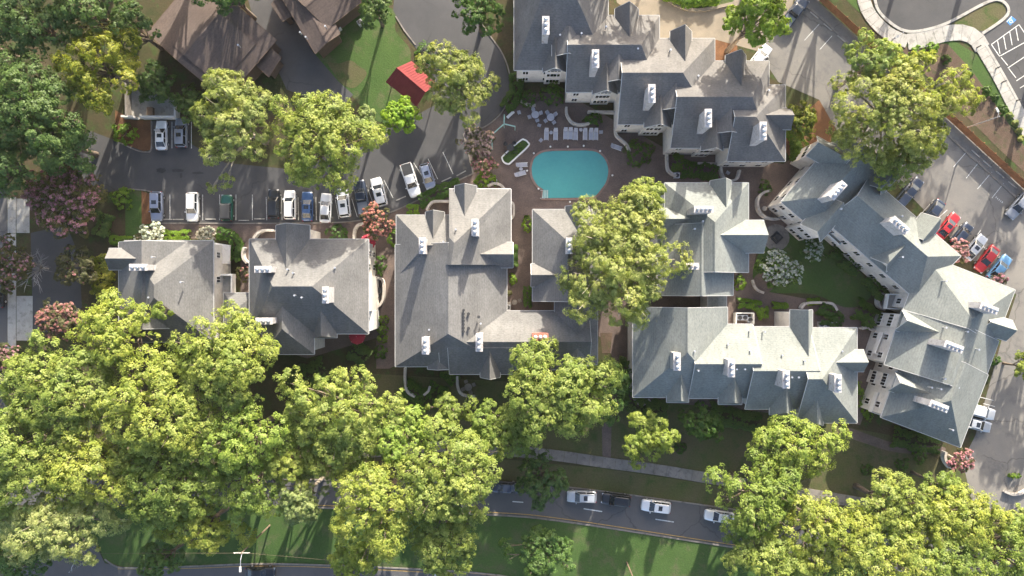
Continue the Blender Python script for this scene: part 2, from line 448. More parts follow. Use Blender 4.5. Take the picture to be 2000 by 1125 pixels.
sheet('lawn', [(1590, -60), (1680, -60), (1705, 50), (1770, 85), (1860, 78), (1915, 110), (2020, 270), (2300, 560), (2300, 640), (2000, 330)], .008, M['lawn'], 'grass strip between the wooden fence and the curved sidewalk')
sheet('lawn', spline([(1850, 55), (1925, 10), (1955, 5), (1965, 22), (1950, 40), (1920, 60)], 5, True), .030, M['drylawn'], 'teardrop grass island inside the neighbouring car park')
sheet('garden_bed', [(1755, 92), (1850, 85), (1900, 140), (2010, 300), (2010, 345), (1950, 290), (1860, 200)], .016, M['soil'], 'brown mulch bed beside the curved sidewalk')
sheet('garden_bed', [(1515, 270), (1600, 195), (1640, 260), (1560, 330)], .012, M['mulch'], 'orange pine-straw bed between the grey and green roofs')
sheet('garden_bed', [(1375, 75), (1440, 60), (1440, 110), (1390, 122)], .012, M['mulch'], 'mulch bed by the round bright tree')
sheet('garden_bed', [(1172, 650), (1196, 650), (1192, 690), (1176, 690)], .028, M['soil'], 'bare brown soil strip below the tall pine')
sheet('garden_bed', [(225, 215), (262, 235), (296, 235), (296, 292), (272, 297), (225, 285)], .012, M['mulch'], 'red mulch bed beside the two parked cars')
sheet('garden_bed', [(245, 372), (275, 370), (296, 380), (296, 438), (245, 470)], .012, M['lawn'], 'grass strip at the end of the parking bays')
sheet('garden_bed', [(276, 372), (295, 380), (296, 436), (277, 440)], .020, M['mulch'], 'brown mulch strip at the end of the parking bays')

# brick paving of the complex
brickpx = [(296, 436), (560, 436), (690, 433), (765, 415), (870, 366), (924, 340), (905, 262), (950, 248), (990, 212), (1010, 185), (1100, 180), (1300, 290), (1530, 320), (1560, 300), (1600, 380), (1640, 440), (1480, 470), (1470, 540), (1500, 570), (1720, 610), (1720, 720), (1680, 830), (1450, 800), (1230, 780), (1180, 660), (1040, 620), (1000, 610), (760, 720), (735, 720), (735, 660), (600, 700), (470, 660), (470, 470), (296, 462)]
sheet('brick_paving', brickpx, .012, M['brick'], 'reddish brown brick paving around the pool and between the buildings')
sheet('path', [(1175, 800), (1195, 800), (1193, 895), (1177, 895)], .016, M['brick'], 'narrow brick path running down to the sidewalk')
sheet('path', spline([(1655, 835), (1700, 850), (1760, 868), (1840, 872), (1835, 885), (1755, 884), (1690, 866), (1650, 850)], 5, True), .016, M['brick'], 'curved brick path below the angled green-roofed building')

# left car park and the drive that loops past the pool
lot_px = [(775, -60), (905, -60), (935, 35), (983, 108), (997, 165), (985, 212), (950, 246), (905, 262), (924, 339), (870, 364), (765, 414), (690, 432), (560, 435), (298, 435), (297, 380), (288, 372), (246, 369), (170, 382), (150, 300), (175, 255), (250, 284), (285, 297), (297, 290), (297, 236), (372, 236), (372, 280), (412, 305), (440, 318), (560, 330), (740, 258), (800, 232), (850, 205), (835, 120), (800, 80), (768, 20)]
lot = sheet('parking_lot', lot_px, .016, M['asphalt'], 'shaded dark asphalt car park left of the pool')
sheet('driveway', [(470, -60), (545, -60), (610, 100), (660, 158), (690, 185), (660, 215), (560, 175), (530, 110), (500, 60)], .016, M['asphalt'], 'grey asphalt driveway between the two brown-roofed houses')
sheet('gravel_patch', spline([(640, 122), (662, 124), (684, 118), (700, 128), (716, 142), (708, 158), (690, 172), (668, 164), (652, 142)], 5, True), .020, M['drylawn'], 'pale gravel patch at the edge of the house lawn')
kerb([(905, 262), (915, 300), (924, 339)], 'short kerb beside the pool-side blossom trees')
kerb([(924, 339), (870, 364), (765, 414), (690, 432), (560, 436), (298, 436)], 'long kerb along the lower parking bays', n=5)
kerb([(298, 434), (297, 384), (290, 373), (247, 369)], 'rounded kerb at the left end of the lower bays')
kerb([(235, 279), (265, 293), (285, 297), (296, 290), (296, 236)], 'rounded kerb beside the red mulch bed')
kerb([(412, 285), (414, 302), (424, 307), (445, 309)], 'kerb corner under the pale pine')
kerb([(905, -60), (935, 35), (983, 108), (997, 165), (985, 212), (950, 246), (905, 262)], 'curved kerb around the looping drive')
kerb([(773, 32), (790, 60), (812, 88)], 'straight kerb beside the dark road', sm=False)

# right car park
rlot_px = [(1480, 100), (1545, 25), (1575, -60), (1600, -60), (1600, 5), (2300, 640), (2300, 1100), (1900, 990), (1880, 900), (1905, 850), (1960, 650), (1985, 575), (1890, 500), (1800, 405), (1700, 300), (1640, 265), (1600, 195), (1520, 160)]
rlot = sheet('parking_lot', rlot_px, .016, M['asphalt_pale'], 'pale asphalt car park along the wooden fence')
sheet('driveway', [(1190, -60), (1560, -60), (1545, 25), (1480, 100), (1400, 78), (1290, 75), (1240, 30), (1205, 5)], .020, M['tan_concrete'], 'tan concrete drive behind the dark grey roofs')
kerb([(1290, -6), (1320, 10), (1350, 20), (1380, 19), (1430, 8)], 'curved tan kerb of the planted island at the top', w=.5, h=.35, mat='tan_concrete')
sheet('lawn', spline([(1290, -40), (1310, 0), (1350, 17), (1390, 15), (1430, 4), (1440, -40)], 5, True), .030, M['lawn'], 'planted island beside the tan drive')

# neighbouring car park, top right
nlot = sheet('parking_lot', [(1690, -60), (2300, -60), (2300, 430), (1985, 205), (1945, 150), (1925, 75), (1905, 62), (1850, 52), (1790, 68), (1750, 58), (1722, 35), (1705, 0)], .016, M['asphalt'], 'grey car park of the neighbouring property at the top corner')

def slab_walk(pxs, w, n, label, mat='concrete', z=.02, h=.10, name='sidewalk'):
    """walk split at its joints: every slab its own piece"""
    pts = plan(spline(pxs, 12))
    d = [0]
    for a, b in zip(pts, pts[1:]): d.append(d[-1] + (b - a).length)
    root = tag(empty(name, pts[0]), label, None, None, 'structure')
    def at(s):
        for i in range(len(d) - 1):
            if s <= d[i + 1]:
                t = (s - d[i]) / (d[i + 1] - d[i]); return pts[i].lerp(pts[i + 1], t), (pts[i + 1] - pts[i]).normalized()
        return pts[-1], (pts[-1] - pts[-2]).normalized()
    for k in range(n):
        a, ta = at(d[-1] * (k / n) + .02); b, tb = at(d[-1] * ((k + 1) / n) - .02)
        na, nb = Vector((-ta.y, ta.x, 0)) * w / 2, Vector((-tb.y, tb.x, 0)) * w / 2
        dz = random.uniform(-.006, .006)
        o = MB().prism([a - na, b - nb, b + nb, a + na], z - .02, z + h + dz).build('slab', M[mat])
        o.parent = root; o.matrix_parent_inverse = root.matrix_world.inverted(); o.location = -Vector(root.location)
        o.matrix_parent_inverse.identity()
    return root
random.seed(3)
slab_walk([(700, 885), (860, 872), (960, 878), (1075, 888), (1180, 903), (1290, 918), (1380, 933), (1520, 955), (1700, 985)], 1.75, 40, 'concrete slab sidewalk above the tree-lined road', 'concrete_old')
slab_walk([(1681, -40), (1688, 5), (1703, 35), (1735, 66), (1772, 82)], 2.1, 11, 'curved slab sidewalk around the neighbouring car park')
slab_walk([(1772, 82), (1800, 78), (1845, 66), (1880, 64), (1905, 75), (1918, 95)], 2.6, 9, 'wide pale concrete bend of the neighbouring sidewalk')
slab_walk([(1918, 95), (1950, 150), (1978, 205), (2010, 265)], 2.0, 10, 'straight pale sidewalk along the marked parking bays')
kerb([(1705, -30), (1712, 15), (1735, 42), (1765, 60), (1800, 60), (1850, 45), (1920, 8), (1950, 0), (1968, 15), (1962, 35), (1918, 66)], 'pale kerb loop of the neighbouring car park', w=.45, h=.15, mat='concrete')
kerb([(1925, 88), (1960, 148), (2010, 240)], 'kerb in front of the marked bays', w=.4, h=.14, mat='concrete')

# roads along the bottom and left
road = sheet('road', [(-300, 935), (560, 935), (950, 944), (1100, 950), (1380, 987), (1700, 1032), (2300, 1120), (2300, 1195), (1700, 1108), (1400, 1063), (1105, 1018), (950, 1004), (560, 988), (-300, 985)], .016, M['road'], 'two-lane road with parked cars under the trees')
road2 = sheet('road', [(-300, 1145), (60, 1105), (90, 1060), (185, 1060), (205, 1100), (250, 1110), (370, 1107), (500, 1102), (650, 1105), (900, 1117), (1010, 1130), (1400, 1200), (-300, 1260)], .020, M['road'], 'second carriageway at the bottom edge')
sheet('street', [(-300, 300), (14, 300), (14, 900), (-300, 900)], .016, M['road'], 'side street at the left edge')
ap = tag(empty('driveway_apron', P(38, 535)), 'pale concrete driveway apron by the side street', None, None, 'structure')
for i, (x0, x1, y0, y1) in enumerate(((15, 31.5, 385, 455), (32.5, 58, 388, 455), (15, 31.5, 456, 560), (15, 31.5, 561, 690), (32.5, 64, 578, 665))):
    a = MB().prism(plan([(x0, y0), (x1, y0), (x1, y1), (x0, y1)]), 0, .035).build('slab', M['concrete']); a.parent = ap; a.location = -Vector(ap.location)
sheet('driveway', [(60, 455), (130, 440), (155, 500), (160, 600), (120, 660), (65, 655)], .012, M['asphalt'], 'narrow asphalt drive beside the pink myrtle')
kerb([(400, 934), (700, 938), (950, 944), (1100, 950), (1380, 987), (1700, 1032)], 'kerb between the verge and the parked cars', h=.12)
kerb([(205, 1092), (225, 1105), (250, 1109), (370, 1106), (500, 1101), (650, 1104), (900, 1116), (1000, 1127)], 'kerb of the bottom carriageway', h=.12, w=.22)
kerb([(560, 989), (950, 1005), (1105, 1019), (1400, 1064), (1700, 1110)], 'kerb along the grass median', h=.12, w=.22)

def line(px, w, mat, parent, z=.028, sm=False):
    mb = MB(); pts = plan(spline(px, 6) if sm else px)
    l = offset_path(pts, w / 2); r = offset_path(pts, -w / 2)
    for i in range(len(pts) - 1):
        mb.face([(r[i].x, r[i].y, z), (r[i + 1].x, r[i + 1].y, z), (l[i + 1].x, l[i + 1].y, z), (l[i].x, l[i].y, z)])
    return mb.build('painted_line', M[mat], parent)
line([(560, 984.5), (950, 1000), (1105, 1014), (1400, 1059), (1700, 1104)], .14, 'paint_yellow', road, .026, True)
for a, b in (((1001, 979.5), (1022, 981)), ((1140, 993.5), (1176, 999)), ((1280, 1014), (1316, 1019.5)), ((860, 972), (890, 974))):
    line([a, b], .16, 'paint_white', road, .026)
line([(230, 1111), (370, 1110), (500, 1105.5), (650, 1108.5), (900, 1121)], .12, 'paint_yellow', road2, .030, True)
for x in (332, 364, 396, 429, 461, 493): line([(x, 380), (x, 430)], .09, 'paint_white', lot, .026)
for x in (520, 550, 582, 617): line([(x, 385), (x + 1, 430)], .09, 'paint_white', lot, .026)
for (a, b) in (((750, 352), (768, 387)), ((781, 331), (803, 374)), ((808, 318), (836, 362)), ((836, 310), (855, 350)), ((865, 297), (885, 340)), ((655, 390), (662, 428)), ((687, 388), (698, 424)), ((719, 370), (731, 404))):
    line([a, b], .09, 'paint_white', lot, .026)
for x in (295, 334, 372): line([(x + 2, 238), (x + 2, 290)], .09, 'paint_white', lot, .027)
for (a, b) in (((1571, 79), (1600, 47)), ((1601, 97), (1625, 70)), ((1862, 326), (1889, 295)), ((1887, 348), (1913, 315)), ((1909, 369), (1937, 336)), ((1937, 387), (1960, 358)), ((1797, 420), (1824, 390)), ((1810, 445), (1850, 410)), ((1838, 470), (1870, 430)), ((1890, 485), (1915, 450)), ((1966, 414), (1990, 385))):
    line([a, b], .10, 'paint_white', rlot, .026)
for (a, b) in (((1920, 788), (1943, 794)), ((1912, 775), (1940, 782)), ((1905, 812), (1930, 820))):
    line([a, b], .09, 'paint_white', rlot, .026)
for k in range(5):   # little block lettering worn beyond reading in front of a bay
    line([(1946 + k * 3, 384 + k * 2.4), (1944.5 + k * 3, 387 + k * 2.4)], .12, 'paint_white', rlot, .026)
# hatched bay and disabled symbol of the neighbouring car park
hb = [(1936, 87), (1990, 48), (2010, 78), (1952, 110)]
for i in range(4): line([hb[i], hb[(i + 1) % 4]], .13, 'paint_white', nlot, .026)
for t in (.22, .44, .66, .88):
    a = (hb[0][0] + (hb[1][0] - hb[0][0]) * t, hb[0][1] + (hb[1][1] - hb[0][1]) * t)
    line([a, (a[0] + 5, a[1] + 27)], .13, 'paint_white', nlot, .030)
for (a, b) in (((1955, 112), (1968, 128)), ((1968, 133), (2010, 105)), ((1985, 158), (2020, 135)), ((1970, 134), (1984, 152)), ((1992, 172), (2015, 158))):
    line([a, b], .13, 'paint_white', nlot, .030)
sq = MB(); sq.face([P(u, v) + Vector((0, 0, .026)) for u, v in ((1965, 42), (1975, 31), (1985, 39), (1973, 50))][::-1]); sq.build('painted_square', M['paint_blue'], nlot)
sy = MB()
cx, cy = P(1974.5, 40.5).xy
def symline(a, b, w=.09):
    d = Vector((b[0] - a[0], b[1] - a[1])).normalized(); n_ = Vector((-d.y, d.x)) * w / 2
    sy.face([(cx + a[0] - n_.x, cy + a[1] - n_.y, .031), (cx + b[0] - n_.x, cy + b[1] - n_.y, .031), (cx + b[0] + n_.x, cy + b[1] + n_.y, .031), (cx + a[0] + n_.x, cy + a[1] + n_.y, .031)])
for k in range(9):
    t0, t1 = math.radians(110 + 25 * k), math.radians(135 + 25 * k)
    symline((.24 * math.cos(t0), -.12 + .24 * math.sin(t0)), (.24 * math.cos(t1), -.12 + .24 * math.sin(t1)))
for a, b in (((-.02, .33), (.0, .0)), ((.0, .12), (.18, .12)), ((.0, .0), (.2, .0)), ((.2, .0), (.28, -.25)), ((.28, -.25), (.38, -.22)), ((-.07, .42), (.05, .42))): symline(a, b, .1)
sy.build('wheelchair_symbol', M['paint_white'], nlot)
line([(1966, 43), (1976, 32)], .1, 'paint_white', nlot, .033)

# dark oil stains in the car park
for (u, v, a, b) in ((315, 333, 11, 5.5), (347, 333, 13, 3.5), (387, 338, 12, 3), (354, 343, 3, 6)):
    random.seed(int(u))
    pts = [(u + a * math.cos(t) * random.uniform(.75, 1.1), v + b * math.sin(t) * random.uniform(.7, 1.1)) for t in [k * .449 for k in range(14)]]
    sheet('oil_stain', spline(pts, 3, True), .022 + v * 1e-5, M['darkmetal'] if False else mat_plain('wet_stain', (.028, .028, .03), .5), parent=lot)

# ------------------------------------------------------------------ swimming pool
pool_px = spline([(1034, 328), (1040, 308), (1056, 295), (1080, 291), (1112, 290.5), (1146, 290), (1168, 294), (1184, 308), (1192, 330), (1188, 355), (1178, 371), (1163, 387), (1142, 390)], 6) + [(1110, 391), (1057, 391), (1057, 371), (1049, 367)] + spline([(1043, 360), (1036, 346), (1034, 328)], 5)[:-1]
pool_pl = plan(pool_px)
pm = MB()
n_ = len(pool_pl)
pool = tag(empty('swimming_pool', P(1113, 340)), 'turquoise swimming pool with rounded ends and corner steps', 'pool')
po = Vector(pool.location)
dep = [p - po for p in pool_pl]
pm.face([(p.x, p.y, .032) for p in dep][::-1])
# deck is a sheet, so the basin is a shallow tank standing 3 cm proud: floor, inner wall, coping
for i in range(n_):
    a, b = dep[i], dep[(i + 1) % n_]
    pm.face([(a.x, a.y, .032), (b.x, b.y, .032), (b.x, b.y, .13), (a.x, a.y, .13)])
pm.build('basin', M['plaster'], pool)
wm = MB(); wm.face([(p.x, p.y, .095) for p in dep]); wm.build('water', M['water'], pool)
cp = band(MB(), [p for p in offset_path(dep, .17 if False else -.17, True)], .34, .0, .135, True)
cp.build('coping', M['coping'], pool)
for k in range(3):
    s = MB().box(P(1060 + 4.4 * k, 381) - po + Vector((0, 0, .07)), (.26, 1.6, .05)); s.build('step', M['trim'], pool)
for yy in (373, 388):
    s = MB(); a = P(1055, yy) - po; b = P(1063, yy) - po
    s.tube([a, a + Vector((0, 0, .7)), b + Vector((0, 0, .55)), b + Vector((0, 0, .1))], [.03] * 4, 6); s.build('handrail', M['metal'], pool)

# ------------------------------------------------------------------ buildings
class Building:
    def __init__(s, label, u, v, roofmat, name='apartment_building', wall='stucco', trim='gutter', zc=7.5):
        s.root = tag(empty(name, P(u, v, 0)), label, 'building')
        s.o = Vector(s.root.location); s.roof = roofmat; s.wall = wall; s.trim = trim; s.k = 0; s.edges = []
    def add(s, mb, name, mats, parent=None, smooth=False):
        o = mb.build(name, mats, parent or s.root, smooth)
        if parent is None: o.location = -s.o
        return o
    def wing(s, E, hips=(0, 0), slope=.66, zr=None, ze=7.5, walls=True, over=.45, base=0.0, gutter=True, th=.2):
        s.k += 1
        ze += .011 * s.k; over += .006 * s.k
        E = [P(u, v, ze) for u, v in E]
        M0, M1 = (E[0] + E[3]) / 2, (E[1] + E[2]) / 2
        d = (M1 - M0).normalized(); length = (M1 - M0).length
        half = ((E[0] - E[3]).length + (E[1] - E[2]).length) / 4
        if zr is None: zr = ze + half * slope
        i0, i1 = half * hips[0], half * hips[1]
        if i0 + i1 > length * .98: f = length * .98 / (i0 + i1); i0 *= f; i1 *= f
        R0 = M0 + d * i0; R1 = M1 - d * i1; R0.z = R1.z = zr
        faces = [[E[0], E[1], R1, R0], [E[2], E[3], R0, R1]]
        if hips[0] > 0: faces.append([E[3], E[0], R0])
        if hips[1] > 0: faces.append([E[1], E[2], R1])
        mb = MB(); dn = Vector((0, 0, th))
        def up(f):
            nrm = (f[1] - f[0]).cross(f[2] - f[0])
            return f if nrm.z > 0 else f[::-1]
        for f in faces: mb.face(up(f), 0); mb.face([p - dn for p in up(f)][::-1], 1)
        loop = [E[0], E[1]] + ([] if hips[1] > 0 else [R1]) + [E[2], E[3]] + ([] if hips[0] > 0 else [R0])
        for i in range(len(loop)):
            a, b = loop[i], loop[(i + 1) % len(loop)]
            mb.face([a, a - dn, b - dn, b], 1)
        s.add(mb, 'roof', [s.roof, M[s.trim]])
        # ridge cap
        if (R1 - R0).length > .5:
            rc = MB(); w_ = d.cross(Vector((0, 0, 1))) * .16; r_ = Vector((0, 0, .035)); lo = Vector((0, 0, .16 * (zr - ze) / half - .05))
            rc.face([R0 - w_ - lo, R1 - w_ - lo, R1 + r_, R0 + r_]); rc.face([R0 + r_, R1 + r_, R1 + w_ - lo, R0 + w_ - lo])
            s.add(rc, 'ridge_cap', [s.roof])
        if gutter:
            gb = MB()
            for i in range(len(loop)):
                a, b = loop[i], loop[(i + 1) % len(loop)]
                t = (b - a); t.z = 0; t.normalize(); nn = Vector((t.y, -t.x, 0))
                c0 = sum(loop, Vector()) / len(loop)
                if nn.dot((a + b) / 2 - c0) < 0: nn = -nn
                wd = .07
                q = [a, b, b + nn * wd, a + nn * wd]; dd = Vector((0, 0, .14)); uu = Vector((0, 0, .015))
                gb.face([p + uu for p in q]); gb.face([p - dd for p in q][::-1])
                gb.face([q[3] + uu, q[2] + uu, q[2] - dd, q[3] - dd])
            s.add(gb, 'gutter', [M[s.trim]])
        if walls:
            c = (E[0] + E[1] + E[2] + E[3]) / 4
            ax, ay = d, Vector((-d.y, d.x, 0))
            W = []
            for e in E:
                q = e - ax * math.copysign(over, (e - c).dot(ax)) - ay * math.copysign(over, (e - c).dot(ay))
                W.append(Vector((q.x, q.y, 0)))
            wb = MB(); top = ze - .04
            N0, N1 = (W[0] + W[3]) / 2, (W[1] + W[2]) / 2
            def wallface(a, b, apex=None):
                nrm = (b - a).cross(Vector((0, 0, 1)))
                mid = (a + b) / 2 - Vector((c.x, c.y, 0))
                if nrm.dot(mid) < 0: a, b = b, a
                pts = [a + Vector((0, 0, base)), b + Vector((0, 0, base)), b + Vector((0, 0, top))]
                if apex is not None: pts.append(Vector((apex.x, apex.y, zr - th - .12 - over * .05)))
                pts.append(a + Vector((0, 0, top)))
                wb.face(pts)
            wallface(W[0], W[1]); wallface(W[2], W[3])
            wallface(W[1], W[2], None if hips[1] > 0 else N1); wallface(W[3], W[0], None if hips[0] > 0 else N0)
            wb.face([w + Vector((0, 0, top)) for w in W])
            s.add(wb, 'wall', [M[s.wall]])
            s.edges.append((W, c))
            return W, zr
        return None, zr
    def ra(s, x0, y0, x1, y1, d, hips=(0, 0), **k):
        E = [(x0, y0), (x1, y0), (x1, y1), (x0, y1)] if d == 'h' else [(x1, y0), (x1, y1), (x0, y1), (x0, y0)]
        return s.wing(E, hips, **k)
    def windows(s, A, B, rows, n, w=1.0, h=1.35, t0=.12, t1=.88, name='window'):
        """windows on the wall that runs from plan point A to B (outside on the right of A->B)"""
        A, B = Vector((A.x, A.y, 0)), Vector((B.x, B.y, 0))
        t = (B - A).normalized(); nn = Vector((t.y, -t.x, 0)); rz = math.atan2(t.y, t.x)
        for z in rows:
            for k in range(n):
                f = t0 + (t1 - t0) * (k / (n - 1) if n > 1 else .5)
                p = A.lerp(B, f) + Vector((0, 0, z)) - s.o
                fr = MB().box((0, 0, 0), (w, .14, h)).build(name, M['trim'], s.root); fr.location = p; fr.rotation_euler = (0, 0, rz)
                for sx in (-1, 1):
                    MB().box((sx * w * .225, 0, 0), (w * .36, .18, h * .82)).build('pane', M['glass'], fr)
    def chimney(s, u, v, lpx, wpx, ang, ztop, zbase=6.5, pots=3, mat='pinkstucco', potmat='metal', shift=0.0):
        """u, v: middle of the chimney's top in the photo; ang: direction of its long side"""
        ztop -= .6
        c = P(u, v, ztop) - s.o; k = (HC - ztop) / FP
        l, w = lpx * k, wpx * k; ca, sa = math.cos(ang), math.sin(ang)
        mb = MB().box((0, 0, (zbase - ztop) / 2), (l, w, ztop - zbase)).box((0, 0, .06), (l + .16, w + .16, .14))
        o = mb.build('chimney', M[mat], s.root); o.location = c; o.rotation_euler = (0, 0, ang)
        for i in range(pots):
            x = (i - (pots - 1) / 2) * (l / pots) * .92
            r = min(.30, l / pots * .40)
            pt = MB().lathe((0, 0, 0), [(r * .8, 0), (r * .78, .28), (r, .30), (r, .44), (r * .55, .56)], 12).build('flue_pot', M[potmat], o, True)
            pt.location = (x, 0, .13)
    def vent(s, u, v, z, r=.10, h=.45, mat='metal', name='vent_pipe'):
        mb = MB().lathe((0, 0, 0), [(r, -.5), (r, h), (r * 1.5, h + .02), (r * 1.5, h + .1)], 8)
        o = mb.build(name, M[mat], s.root); o.location = P(u, v, z + h) - s.o - Vector((0, 0, h))
    def box(s, px, z0, z1, name, mat):
        mb = MB().prism(plan(px, (z0 + z1) / 2), z0, z1)
        return s.add(mb, name, [M[mat]])

R90 = math.pi / 2
# -- small grey building on the left
b1 = Building('grey-roofed apartment building at the left with white chimney, partly under trees', 320, 540, M['grey_roof'])
b1.ra(243, 470, 417, 668, 'v', (1, 1), slope=.64)
b1.ra(232, 473, 368, 640, 'v', (0, 0), slope=.62)
b1.ra(213, 485, 300, 527, 'h', (.35, 0), zr=10.0, ze=7.9)
b1.chimney(271, 522, 34, 11, 0, 13.2)
b1.vent(297, 502, 10.6); b1.vent(290, 581, 10.8); b1.vent(353, 551, 10.8)
b1.box([(419, 474), (450, 479), (449, 515), (419, 515)], 3.0, 3.3, 'awning', 'stucco')
b1.box([(400, 538), (455, 538), (455, 592), (400, 592)], 2.7, 3.0, 'balcony_floor', 'concrete')
for q in ([(400, 535), (457, 535), (457, 538.5), (400, 538.5)], [(454, 538.5), (457, 538.5), (457, 592), (454, 592)]):
    b1.box(q, 2.7, 4.1, 'balcony_parapet', 'trim')
b1.box([(419, 515), (424, 515), (424, 536), (419, 536)], 0, 4.2, 'wall', 'stucco')
b1.box([(432, 515), (440, 515), (440, 536), (432, 536)], 0, 3.6, 'wall', 'trim')
W, _ = b1.edges[0][0], 0
b1.windows(b1.edges[0][0][0] + Vector((0, -6, 0)), b1.edges[0][0][0] + Vector((0, -1, 0)), (1.6, 4.9), 2)

# -- second grey building
b2 = Building('grey hipped-roof apartment building with three white chimneys left of the walkway', 600, 570, M['grey_roof'])
W, _ = b2.ra(487, 467, 720, 652, 'h', (.72, 1), slope=.66)
b2.windows(W[2], W[1], (1.6, 4.9), 6)
b2.ra(512, 555, 614, 692, 'v', (0, 1), slope=.7)
b2.ra(613, 590, 658, 660, 'v', (0, .25), zr=9.9)
W, _ = b2.ra(539, 440, 605, 560, 'v', (0, 0), zr=10.6)
b2.windows(W[1], W[0], (1.6, 4.9), 1, t0=.15)
b2.ra(437, 572, 500, 645, 'v', (1, 1), ze=6.0, slope=.6)
b2.chimney(514, 526, 31, 11, 0, 13.4)
b2.chimney(516, 627, 31, 11, 0, 12.4)
b2.chimney(636, 576, 31, 11, R90, 14.2)
for q in ((561, 526, 11), (572, 533, 11.2), (575, 577, 11.8), (589, 581, 11.6), (654, 523, 10.2)): b2.vent(*q)
b2.box([(719, 540), (733, 540), (733, 606), (719, 606)], 0, 6.3, 'bay', 'stucco')
b2.box([(719, 606), (735, 606), (735, 642), (719, 648)], 0, 5.2, 'bay', 'trim')

# -- long grey building in the middle, with its right-hand wing
b3 = Building('long grey-roofed apartment building in the middle with a red brick chimney', 900, 560, M['grey_roof'])
b3.ra(774, 420, 905, 543, 'h', (1, 0), slope=.68)
W, _ = b3.ra(772, 478, 990, 716, 'v', (0, .62), zr=12.0)
b3.ra(860, 607, 1150, 722, 'h', (0, 0), slope=.70)
b3.ra(878, 622, 1000, 731, 'h', (0, 0), slope=.66, ze=7.3)
b3.ra(938, 660, 977, 737, 'v', (0, 0), zr=9.8)
b3.ra(835, 660, 877, 721, 'v', (0, 0), slope=.6)
b3.ra(831, 414, 868, 482, 'v', (0, 0), zr=10.1, ze=7.6)
# tall part towards the car park: one long slope to the right, hip to the top, sheer on the left
def tall_part():
    z0, z1 = 7.6, 12.7
    a, b, c = P(877, 369, z0), P(998, 369, z0), P(998, 517, z0)
    r0, r1 = P(887, 475, z1), P(881, 517, z1 - .0)
    w1 = P(877, 463, 11.9); w2 = P(871, 517, 11.9)
    mb = MB(); dn = Vector((0, 0, .22))
    for f in ([a, w1, r0, b], [b, r0, r1, c], [w1, w2, r1, r0]):
        nrm = (f[1] - f[0]).cross(f[2] - f[0]); f = f if nrm.z > 0 else f[::-1]
        mb.face(f, 0); mb.face([p - dn for p in f][::-1], 1)
    lp = [a, b, c, r1, w2, w1]
    for i in range(6): mb.face([lp[i], lp[i] - dn, lp[(i + 1) % 6] - dn, lp[(i + 1) % 6]], 1)
    b3.add(mb, 'roof', [M['grey_roof'], M['trim']])
    wl = MB(); ins = .35
    def g_(p, dx, dy): return Vector((p.x + dx, p.y + dy, 0))
    q = [g_(a, ins, -ins), g_(b, -ins, -ins), g_(c, -ins, ins), g_(w2, ins, ins)]
    tops = [7.4, 7.4, 7.4, 11.5]
    for i in range(4):
        j = (i + 1) % 4
        u_, v_ = q[i], q[j]
        pts = [u_, v_, v_ + Vector((0, 0, tops[j])), u_ + Vector((0, 0, tops[i]))]
        if i == 3: pts = [u_, v_, v_ + Vector((0, 0, 7.4)), Vector((v_.x, P(877, 463, 11.9).y, 11.5)), u_ + Vector((0, 0, 11.5))]
        if i == 2: pts = [u_, v_, v_ + Vector((0, 0, 11.6)), Vector((r1.x, u_.y, 12.3)), u_ + Vector((0, 0, 7.4))]
        wl.face(pts)
    b3.add(wl, 'wall', [M['stucco']])
    gb = MB()
    for A_, B_, nn in ((a, b, Vector((0, .07, 0))), (b, c, Vector((.07, 0, 0)))):
        gb.face([A_ + Vector((0, 0, .01)), B_ + Vector((0, 0, .01)), B_ + nn, A_ + nn][::-1])
        gb.face([A_ + nn, B_ + nn, B_ + nn - Vector((0, 0, .14)), A_ + nn - Vector((0, 0, .14))])
    b3.add(gb, 'gutter', [M['trim']])
tall_part()
b3.ra(915, 473, 1002, 523, 'h', (0, 0), zr=10.3, ze=7.9)
b3.ra(888, 363, 931, 440, 'v', (0, 0), zr=10.2, ze=7.8)
b3.ra(1040, 409, 1172, 588, 'v', (1, 0), slope=.66)
b3.ra(1037, 515, 1110, 560, 'h', (0, 0), zr=9.9, ze=7.7)
b3.ra(1104, 403, 1150, 480, 'v', (0, 0), zr=10.1, ze=7.6)
b3.ra(1083, 560, 1167, 712, 'v', (0, 0), slope=.7)
b3.chimney(825, 480, 30, 11.5, R90, 13.2)
b3.chimney(928, 444, 31, 12, R90, 14.6)
b3.chimney(831, 675, 32, 12, R90, 13.0)
b3.chimney(936, 669, 33, 12, R90, 13.4)
b3.chimney(1055, 658, 30, 13, 0, 12.6, mat='redbrick', potmat='pinkstucco')
b3.chimney(1112, 480, 30, 11, R90, 13.6)
for k in range(7): b3.vent(905.5, 606 + k * 6.9, 11.0, .14, .16, 'darkmetal', 'roof_vent')
for u, v in ((915, 613), (935, 619), (915, 641)): b3.vent(u, v, 10.7, .16, .18, 'darkmetal', 'roof_vent')
for q in ((890, 448, 11.6), (838, 644, 10.2), (939, 632, 10.4), (866, 472, 10.4), (861, 475, 10.5)): b3.vent(*q)

